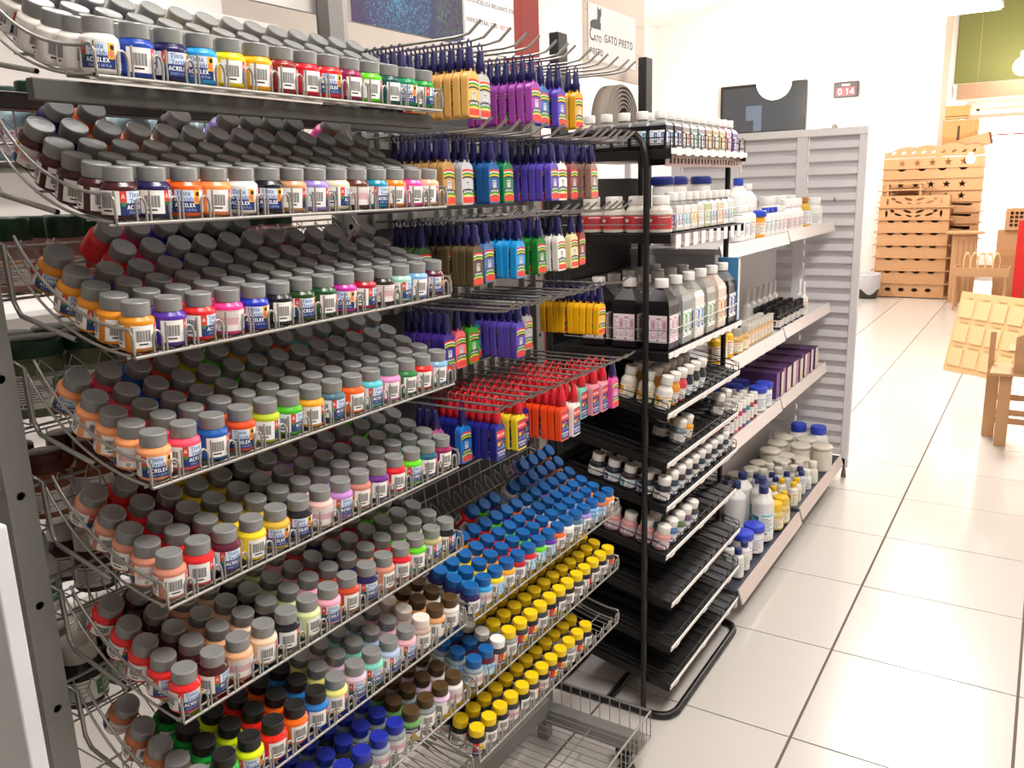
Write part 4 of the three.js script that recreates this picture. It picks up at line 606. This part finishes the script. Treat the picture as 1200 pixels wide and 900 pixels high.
// ───────────────────────── fibreboard goods at the far end ─────────────────────────
const mdfTex = noiseTex(128, (i, j) => { const v = rnd() * 14 - 7; return [clamp(192 + v), clamp(148 + v), clamp(106 + v)]; }, true, 3, 3);
const MDF = new THREE.MeshStandardMaterial({ map: mdfTex, roughness: 0.75 });
{
  const starPath = (cx, cy, r) => { const p = new THREE.Path(); for (let i = 0; i < 10; i++) { const a = Math.PI / 2 + i * Math.PI / 5, q = i % 2 ? r * 0.42 : r; p[i ? 'lineTo' : 'moveTo'](cx + Math.cos(a) * q, cy + Math.sin(a) * q); } p.closePath(); return p; };
  const front = (w, h, cut) => { const s = new THREE.Shape(); s.moveTo(-w / 2, 0); s.lineTo(w / 2, 0); s.lineTo(w / 2, h);
    if (cut === 'notch') for (let k = 3; k >= 0; k--) { const c = (k - 1.5) * w * 0.205; s.lineTo(c + 0.055, h); s.lineTo(c + 0.025, h - 0.028); s.quadraticCurveTo(c, h - 0.038, c - 0.025, h - 0.028); s.lineTo(c - 0.055, h); }
    s.lineTo(-w / 2, h); s.lineTo(-w / 2, 0);
    if (cut === 'star') for (let k = 0; k < 5; k++) s.holes.push(starPath((k - 2) * w * 0.155, h * 0.5, 0.05));
    if (cut === 'oval') for (let k = 0; k < 4; k++) { const p = new THREE.Path(); p.absellipse((k - 1.5) * w * 0.19, h * 0.5, 0.036, 0.026, 0, Math.PI * 2); s.holes.push(p); }
    if (cut === 'slot') { const p = new THREE.Path(); p.moveTo(w * 0.12, h * 0.86); p.lineTo(w * 0.42, h * 0.82); p.lineTo(w * 0.42, h * 0.62); p.quadraticCurveTo(w * 0.38, h * 0.55, w * 0.34, h * 0.62); p.lineTo(w * 0.12, h * 0.78); s.holes.push(p); }
    if (cut === 'scroll') for (const m of [-1, 1]) { for (const [cx, cy, rx, ry] of [[0.075, 0.68, 0.05, 0.016], [0.19, 0.42, 0.05, 0.014], [0.26, 0.72, 0.028, 0.017], [0.055, 0.3, 0.035, 0.012]]) { const p = new THREE.Path(); p.absellipse(m * cx * w / 0.86, cy * h, rx, ry, 0, Math.PI * 2, false, m * 0.3); s.holes.push(p); } const p = new THREE.Path(); p.absellipse(m * w * 0.385, h * 0.5, 0.016, 0.042, 0, Math.PI * 2); s.holes.push(p); }
    return new THREE.ExtrudeGeometry(s, { depth: 0.009, bevelEnabled: false, curveSegments: 6 }); };
  const tray = (x, y, z, w, h, d, cut, label, group) => {
    const t = thing('fibreboard_tray', label, 'tray', [x, y, z], group);
    mesh('base', box(w + 0.09, 0.01, d + 0.04, 0, 0.005, -d / 2), MDF, t);
    mesh('front_board', front(w, h - 0.01, cut).translate(0, 0.01, -0.009), MDF, t);
    mesh('back_board', box(w, h - 0.01, 0.009, 0, h / 2 + 0.005, -d + 0.005), MDF, t);
    for (const s of [-1, 1]) mesh('side_board', box(0.009, h - 0.01, d - 0.02, s * (w / 2 - 0.0045), h / 2 + 0.005, -d / 2), MDF, t);
  };
  const ys = [0.012, 0.182, 0.344, 0.508, 0.668, 0.828, 0.985, 1.14];
  ys.forEach((y, k) => { if (k === 7) return; tray(-1.485, y, -11.82, 0.83 - k * 0.002, ys[k + 1] - y, 0.2, k === 0 ? 'oval' : k < 6 ? 'notch' : 'scroll', `fibreboard tray ${['with oval holes at the foot of', 'with notched rim, lowest notched one in', 'with notched rim, second notched one in', 'with notched rim, third notched one in', 'with notched rim, fourth notched one in', 'with notched rim, uppermost notched one in', 'with scroll fretwork in'][k]} the front stack`, 'trays of the front stack'); });
  tray(-1.485, 1.14, -11.82, 0.8, 0.15, 0.2, 'scroll', 'fibreboard tray with scroll fretwork on top of the front stack', 'trays of the front stack');
  const yb = [0.012, 0.25, 0.49, 0.73, 0.93, 1.07, 1.2, 1.34, 1.49, 1.62, 1.75];
  for (let k = 0; k < 10; k++) tray(-1.34, yb[k], -12.08, 1.14, yb[k + 1] - yb[k], 0.3, ['', '', '', 'slot', 'slot', 'slot', 'star', 'star', 'notch', 'star'][k], `fibreboard tray ${k < 6 ? 'with handle slot' : ['with five stars, lower one', 'with five stars, middle one', 'with notched rim', 'with five stars, uppermost one'][k - 6]} in the rear stack, ${ord[9 - k]} down`, 'trays of the rear stack');
  // carved header, cartons on top
  const s = new THREE.Shape(); s.moveTo(-0.57, 0); s.lineTo(0.57, 0); s.lineTo(0.57, 0.08); s.quadraticCurveTo(0.5, 0.16, 0.36, 0.12); s.quadraticCurveTo(0.2, 0.2, 0.06, 0.12); s.quadraticCurveTo(-0.08, 0.17, -0.2, 0.12); s.quadraticCurveTo(-0.36, 0.16, -0.48, 0.08); s.lineTo(-0.57, 0.07);
  for (let k = 0; k < 9; k++) { const p = new THREE.Path(); p.absellipse(-0.46 + k * 0.115, 0.06, 0.03, 0.018, 0, Math.PI * 2, false, 0.5); s.holes.push(p); }
  const hd = thing('carved_header', 'fretwork fibreboard rail lying on the rear stack of trays', 'board', [-1.34, 1.76, -12.11]); mesh('board', new THREE.ExtrudeGeometry(s, { depth: 0.012, bevelEnabled: false, curveSegments: 5 }), MDF, hd);
  const wedge = thing('wedge_box', 'tilted fibreboard box with dark red end on the rear stack', 'box', [-0.9, 1.84, -12.21]); wedge.rotation.order = 'YXZ'; wedge.rotation.y = -0.2; wedge.rotation.z = 0.24; mesh('body', rbox(0.4, 0.15, 0.09, 0.003, 0, 0.075, 0), MDF, wedge); mesh('end', box(0.006, 0.15, 0.09, 0.203, 0.075, 0), mat(0x7a2a26, 0.7), wedge);
  const cb = thing('cardboard_box', 'tall open cardboard box above the trays', 'box', [-1.08, 1.78, -12.37]);
  mesh('body', rbox(0.4, 0.42, 0.09, 0.004, 0, 0.21, 0), mat(0xc79a62, 0.8), cb); mesh('tape', box(0.03, 0.3, 0.002, -0.02, 0.2, 0.0465), mat(0x5c3f26, 0.6), cb);
  for (const q of [-1, 1]) { const f = mesh('flap', box(0.2, 0.005, 0.08, q * 0.11, 0.43, 0.02), mat(0xd8b27a, 0.8), cb); f.rotation.x = 0; }
  const c2 = thing('cardboard_box', 'small closed cardboard box on top of the tall box', 'box', [-1.13, 2.216, -12.36]); mesh('body', rbox(0.27, 0.16, 0.12, 0.004, 0, 0.08, 0), mat(0xcfa064, 0.8), c2); mesh('serrated_edge', box(0.26, 0.01, 0.003, 0, 0.03, 0.0615), mat(0x7a5a34, 0.8), c2);
  // rack stand on the front stack
  const st = thing('wooden_stand', 'low slatted fibreboard stand on the front stack', 'stand', [-1.62, 1.292, -11.93]);
  mesh('top', box(0.5, 0.02, 0.14, 0, 0.15, 0), MDF, st); mesh('lower_slat', box(0.46, 0.015, 0.14, 0, 0.07, 0), MDF, st); for (const x of [-0.19, 0.19]) mesh('leg', box(0.025, 0.14, 0.12, x, 0.07, 0), MDF, st);
  // tall fluted column, tables
  const col = thing('fluted_pedestal', 'fluted fibreboard pedestal with square top beside the trays', 'pedestal', [-0.86, 0, -11.6]);
  mesh('shaft', rbox(0.26, 0.83, 0.22, 0.004, 0, 0.415, 0), MDF, col); for (let k = 0; k < 4; k++) mesh('flute', box(0.03, 0.72, 0.012, -0.083 + k * 0.055, 0.4, 0.112), MDF, col); mesh('top', rbox(0.4, 0.025, 0.36, 0.003, 0, 0.845, 0), MDF, col);
  const tb = thing('tray_table', 'fibreboard tray table with turned legs holding loop cutouts', 'table', [-0.62, 0, -11.0]);
  for (const [x, z] of [[-0.25, 0.15], [0.25, 0.15], [-0.25, -0.15], [0.25, -0.15]]) mesh('leg', lathe([[0.02, 0], [0.014, 0.04], [0.02, 0.2], [0.014, 0.34], [0.022, 0.4]], 8).translate(x, 0, z), MDF, tb);
  mesh('tray_floor', box(0.56, 0.012, 0.36, 0, 0.4, 0), MDF, tb); for (const q of [-1, 1]) { mesh('tray_side', box(0.56, 0.09, 0.012, 0, 0.45, q * 0.174), MDF, tb); mesh('tray_side', box(0.012, 0.09, 0.34, q * 0.274, 0.45, 0), MDF, tb); }
  for (let k = 0; k < 5; k++) { const t = mesh('loop_cutout', new THREE.TorusGeometry(0.06, 0.008, 6, 20).scale(0.62, 1.9, 1), mat(0xe8cf9c, 0.7), null); t.position.set(-0.78 + k * 0.075, 0.53, -11.02); t.rotation.y = 0.5; tag(t, 'pale wooden loop cutout standing in the tray table', 'cutout', 'loop cutouts'); }
  for (const [x, y, z, w, h, d, l] of [[-0.3, 0, -12.1, 0.5, 0.55, 0.3, 'plain fibreboard cabinet behind the tray table'], [-0.34, 0.55, -12.15, 0.42, 0.3, 0.22, 'fibreboard birdhouse style box on the plain cabinet']]) { const b = thing('fibreboard_cabinet', l, 'cabinet', [x, y, z]); mesh('carcass', rbox(w, h, d, 0.003, 0, h / 2, 0), MDF, b); mesh('front_panel', box(w * 0.8, h * 0.7, 0.004, 0, h / 2, d / 2 + 0.001), MDF, b); }
  const cage = thing('grid_lantern', 'small fibreboard lantern with grid window', 'lantern', [-0.36, 0.85, -12.1]); { const f = new THREE.Shape([[-0.12, 0], [0.12, 0], [0.12, 0.26], [-0.12, 0.26]].map((q) => new THREE.Vector2(...q))); for (let a = 0; a < 3; a++) for (let b = 0; b < 4; b++) { const u = -0.05 + a * 0.05, v = 0.06 + b * 0.048, w = 0.0175; f.holes.push(new THREE.Path([[u - w, v - w], [u - w, v + w], [u + w, v + w], [u + w, v - w]].map((q) => new THREE.Vector2(...q)))); } mesh('front_grid', new THREE.ExtrudeGeometry(f, { depth: 0.006, bevelEnabled: false }).translate(0, 0, 0.094), MDF, cage); mesh('body', merge([box(0.24, 0.26, 0.006, 0, 0.13, -0.097), box(0.006, 0.26, 0.188, -0.117, 0.13, 0), box(0.006, 0.26, 0.188, 0.117, 0.13, 0), box(0.228, 0.006, 0.188, 0, 0.003, 0), box(0.228, 0.006, 0.188, 0, 0.257, 0)]), MDF, cage); }
  const red = thing('red_stand', 'bright red upright frame beside the fibreboard goods', 'stand', [-0.26, 0, -11.4]); mesh('upright', rbox(0.11, 1.0, 0.06, 0.004, 0, 0.5, 0), mat(0xd8201f, 0.4), red); mesh('side', rbox(0.03, 0.6, 0.3, 0.004, 0.09, 0.3, -0.1), mat(0xb01c1e, 0.4), red); mesh('foot', rbox(0.16, 0.03, 0.34, 0.004, 0.02, 0.015, -0.05), mat(0xc81e1e, 0.4), red);
  const rs = thing('red_stand', 'thin red rail across the far bright opening', 'rail', [-0.28, 0, -12.9]); mesh('rail', rod([-0.5, 2.02, 0], [0.5, 2.02, 0], 0.01, 8), mat(0xc8302c, 0.5), rs); mesh('leg', rod([0.03, 0, 0], [0.03, 2.0, 0], 0.014, 8), mat(0xc8302c, 0.5), rs);
  // waste bin with bag
  const bin = thing('waste_bin', 'waste bin lined with a translucent white bag', 'waste bin', [-1.93, 0, -11.63]);
  mesh('bin', lathe([[0, 0.004], [0.11, 0.004], [0.135, 0.3], [0.13, 0.3], [0.105, 0.01], [0, 0.01]], 20), mat(0x3a3634, 0.6), bin);
  const bag = lathe([[0.125, 0.09], [0.142, 0.13], [0.146, 0.2], [0.147, 0.3], [0.143, 0.325], [0.13, 0.315], [0.125, 0.24]], 28); { const p = bag.attributes.position; for (let i = 0; i < p.count; i++) { const a = Math.atan2(p.getZ(i), p.getX(i)), y = p.getY(i); const q = 1 + 0.035 * Math.sin(a * 7 + y * 30); p.setXYZ(i, p.getX(i) * q, y + (y < 0.12 ? 0.035 * Math.sin(a * 3 + 1) : 0.004 * Math.sin(a * 9)), p.getZ(i) * q); } bag.computeVertexNormals(); }
  mesh('bag', bag, new THREE.MeshPhysicalMaterial({ color: 0xe4e4ea, roughness: 0.5, transmission: 0.35, thickness: 0, side: THREE.DoubleSide }), bin);
  // leaning calendar board
  const lb = thing('leaning_board', 'pale fibreboard panel with twelve month compartments leaning back', 'board', [-0.379, 0.004, -7.175]); lb.rotation.order = 'YXZ'; lb.rotation.y = -0.68; lb.rotation.x = -0.21;
  mesh('panel', box(0.62, 0.63, 0.012, 0, 0.315, 0), mat(0xd6ae7c, 0.6), lb);
  for (let b = 0; b < 3; b++) for (let a = 0; a < 4; a++) {
    const x = -0.22 + a * 0.147, y = 0.115 + b * 0.19, n = (2 - b) * 4 + a + 1;
    mesh('compartment', rbox(0.12, 0.135, 0.008, 0.002, x, y, 0.009), mat(0xdcb98a, 0.6), lb);
    const words = canvasTex(128, 32, (g, w, h) => { g.fillStyle = '#d6ae7c'; g.fillRect(0, 0, w, h); g.fillStyle = '#6a4822'; g.font = 'italic bold 25px serif'; g.textAlign = 'center'; g.fillText(n === 1 ? '1 m\u00eas' : n + ' meses', 64, 23); });
    mesh('lettering', new THREE.PlaneGeometry(0.11, 0.0275).translate(x, y + 0.083, 0.0064), new THREE.MeshStandardMaterial({ map: words, roughness: 0.6 }), lb);
  }
  mesh('prop', bar([0, 0.05, -0.21], [0, 0.5, -0.014], 0.04, 0.012), MDF, lb);
  // fibreboard chairs at the right edge
  const ch = thing('fibreboard_chair', 'small fibreboard chair with scalloped back and slab legs', 'chair', [-0.03, 0, -5.38]);
  for (const [x, z, h] of [[-0.17, -0.12, 0.4], [-0.1, 0.06, 0.42], [0.2, -0.12, 0.4], [0.22, 0.06, 0.42]]) mesh('leg', rbox(0.062, h, 0.014, 0.002, x, h / 2, z), MDF, ch);
  mesh('seat', rbox(0.46, 0.014, 0.3, 0.002, 0.05, 0.425, -0.03), MDF, ch);
  for (const y of [0.12, 0.17, 0.26]) mesh('stretcher', box(0.36, 0.035, 0.012, 0.04, y, -0.06), MDF, ch);
  const bs = new THREE.Shape(); bs.moveTo(0, 0); bs.lineTo(0.34, 0); bs.lineTo(0.34, 0.36); bs.quadraticCurveTo(0.22, 0.42, 0.14, 0.33); bs.quadraticCurveTo(0.1, 0.3, 0.08, 0.25); bs.quadraticCurveTo(0.05, 0.22, 0.0, 0.2); bs.lineTo(0, 0);
  mesh('back', new THREE.ExtrudeGeometry(bs, { depth: 0.014, bevelEnabled: false, curveSegments: 6 }).translate(-0.07, 0.43, 0.05), MDF, ch);
  mesh('upright', rbox(0.03, 0.62, 0.014, 0.002, -0.19, 0.31, -0.16), MDF, ch); mesh('upper_shelf', box(0.4, 0.012, 0.24, 0.1, 0.55, -0.05), MDF, ch);
}

// ───────────────────────── white panel and the goods behind the gondola ─────────────────────────
{
  const wp = thing('white_end_panel', 'white painted panel edge standing before the grey post', 'panel', [-0.99, 0, -0.402]); mesh('board', rbox(0.16, 1.17, 0.02, 0.003, 0, 0.585, 0), mat(0xd7dbdc, 0.5), wp);
  // wire baskets on the rear face
  const YB = [1.555, 1.39, 1.225, 1.085, 0.955, 0.8, 0.45];
  YB.forEach((y, i) => {
    const t = thing('rear_basket', `flat grey wire basket on the rear face, ${ord[i]} from the top`, 'wire basket', [0, y, 0], 'rear wire baskets');
    const f = [], x0 = -1.085, x1 = -1.36, z0 = -0.46, z1 = -1.76;
    for (let z = z0; z > z1; z -= 0.04) f.push(rod([x0, 0, z], [x1, 0, z], 0.0014, 4), rod([x1, 0, z], [x1, 0.06, z], 0.0014, 4), rod([x0, 0, z], [x0, 0.06, z], 0.0014, 4));
    for (let x = x0; x >= x1 - 0.01; x -= 0.055) f.push(rod([x, -0.003, z0], [x, -0.003, z1], 0.0018, 4), rod([x, 0, z0], [x, 0.06, z0], 0.0014, 4));
    mesh('wires', merge(f), M.wire, t);
    mesh('rim', merge([rod([x0, 0.06, z0], [x0, 0.06, z1], 0.0026), rod([x1, 0.06, z0], [x1, 0.06, z1], 0.0026), rod([x0, 0.06, z0], [x1, 0.06, z0], 0.0026)]), M.wire, t);
  });
  const put = (i, n, kind, o, label, x0 = -1.13, dz = 0.06, z0 = -0.5, rows = 2, s = 1) => { for (let k = 0; k < n; k++) for (let r = 0; r < rows; r++) container('craft_bottle', label, kind, [x0 - r * 0.07, YB[i] + 0.002, z0 - k * dz], { ...o, s, group: 'bottles in rear basket ' + ord[i] }); };
  put(0, 8, 'flask', { body: 0x8fa6ae, cap: 0x1c3a28, print: 'pink' }, 'pale bottle with green cap in the top rear basket', -1.13, 0.07, -0.49, 2, 1.1);
  put(1, 8, 'pot', { body: 0xb98a86, cap: 0x0c3a1e, print: 'red' }, 'pot with dark green cap in the second rear basket', -1.13, 0.075, -0.5, 3, 1.38);
  put(2, 8, 'lidjar', { body: 0x6f7a58, cap: 0x0e3b20, print: 'green' }, 'jar with dark green lid in the third rear basket', -1.13, 0.078, -0.58, 2, 1.05);
  container('craft_bottle', 'bright red bottle with pale label in the third rear basket', 'lidjar', [-1.14, YB[2] + 0.002, -0.5], { body: 0xb51c24, cap: 0xb51c24, print: 'plain', s: 0.95 });
  put(3, 8, 'pot', { body: 0x8c4a2a, cap: 0x4a1c16, print: 'plain' }, 'brown pot with dark red cap in the fourth rear basket', -1.13, 0.07, -0.5, 2, 1.3);
  container('craft_bottle', 'white bottle with pale blue cap in the fifth rear basket', 'wide', [-1.13, YB[4] + 0.002, -0.53], { body: 0xd9d7cf, cap: 0xb4c6c9, print: 'green', s: 1.15 });
  container('craft_bottle', 'wide jar with dark red lid in the fifth rear basket', 'lidjar', [-1.2, YB[4] + 0.002, -0.49], { body: 0x9a8a80, cap: 0x6a1c18, s: 1.15, category: 'jar' });
  put(4, 6, 'pot', { body: 0x3a2420, cap: 0xcfcac2, print: 'black' }, 'dark pot with pale cap in the fifth rear basket', -1.13, 0.07, -0.62, 2, 1.3);
  put(5, 8, 'pot', { body: 0x2a1f1c, cap: 0xd2cdc4, print: 'green' }, 'dark pot with pale cap in the sixth rear basket', -1.12, 0.07, -0.5, 2, 1.4);
  for (const [z, c, n] of [[-1.24, 0x1f8f86, 'teal'], [-1.3, 0x7d8a6a, 'khaki'], [-1.37, 0xc75a22, 'orange'], [-1.44, 0xb5492a, 'rust']]) container('craft_bottle', `${n} wide bottle behind the fence of the blue-capped shelf`, 'wide', [-1.125, 0.804, z], { body: c, cap: c, print: n === 'orange' ? 'orange' : undefined, s: 1.1, category: 'bottle' });
  const part = thing('white_partition', 'tall white shelving partition in the aisle behind the gondola', 'partition', [-2.75, 0, -0.7]); 
  mesh('panel', rbox(0.04, 2.4, 3.2, 0.003, 0, 1.2, 0), M.wall, part); for (let k = 0; k < 5; k++) mesh('shelf', rbox(0.3, 0.02, 3.2, 0.003, 0.17, 0.3 + k * 0.45, 0), M.white, part);
}

// a low lamp before the trays and a shaded one under the green wall
for (const [x, y, z, r, I, top, l] of [[-2.93, 2.66, -10.5, 0.2, 15, 4.1, 'large white globe lamp hanging before the television'], [-0.87, 1.7, -11.45, 0.05, 1.2, 4.4, 'bare glowing bulb hanging before the star trays'], [-0.5, 2.88, -13.3, 0.12, 2.2, 4.3, 'round white lamp hanging before the green wall']]) {
  const t = thing('pendant_lamp', l, 'lamp', [x, y, z], 'pendant lamps');
  mesh('bulb', new THREE.SphereGeometry(r, 20, 14), new THREE.MeshStandardMaterial({ color: 0xffffff, emissive: 0xfff4e6, emissiveIntensity: 5 }), t);
  mesh('socket', cyl(r * 0.4, r * 0.7, 0, r * 1.25, 0, 12), M.white, t); mesh('cord', rod([0, r, 0], [0, top - y, 0], 0.0014), mat(0xb9b08a, 0.7), t);
  const L = new THREE.PointLight(0xfff4e8, I, 0, 2); L.position.set(x, y, z); L.shadow.radius = r / 0.02; L.castShadow = true; L.name = 'pendant_light'; scene.add(L);
}
// things that would still share a label are told apart by their order along the shelf
{
  const sets = new Map();
  for (const o of scene.children) if (o.userData.label && o.userData.category && o.userData.kind !== 'stuff') { const k = o.userData.label; if (!sets.has(k)) sets.set(k, []); sets.get(k).push(o); }
  for (const [k, list] of sets) {
    if (list.length < 2 || /peg hook/.test(k)) continue;
    const rear = list[0].position.x < -1.05 && list[0].position.z > -2, by = rear ? (o) => -o.position.z + o.position.x * 1e-3 : (o) => o.position.z - o.position.x * 1e-3;
    const end = rear ? 'grey post' : list[0].position.z > -2.7 ? 'rack end' : list[0].position.z > -4.4 ? 'louvred panel' : 'trays';
    list.sort((a, b) => by(a) - by(b)).forEach((o, i) => { if (nth[i]) o.userData.label = `${k}, ${nth[i]} from ${end}`; });
  }
}

renderer.render(scene, camera);
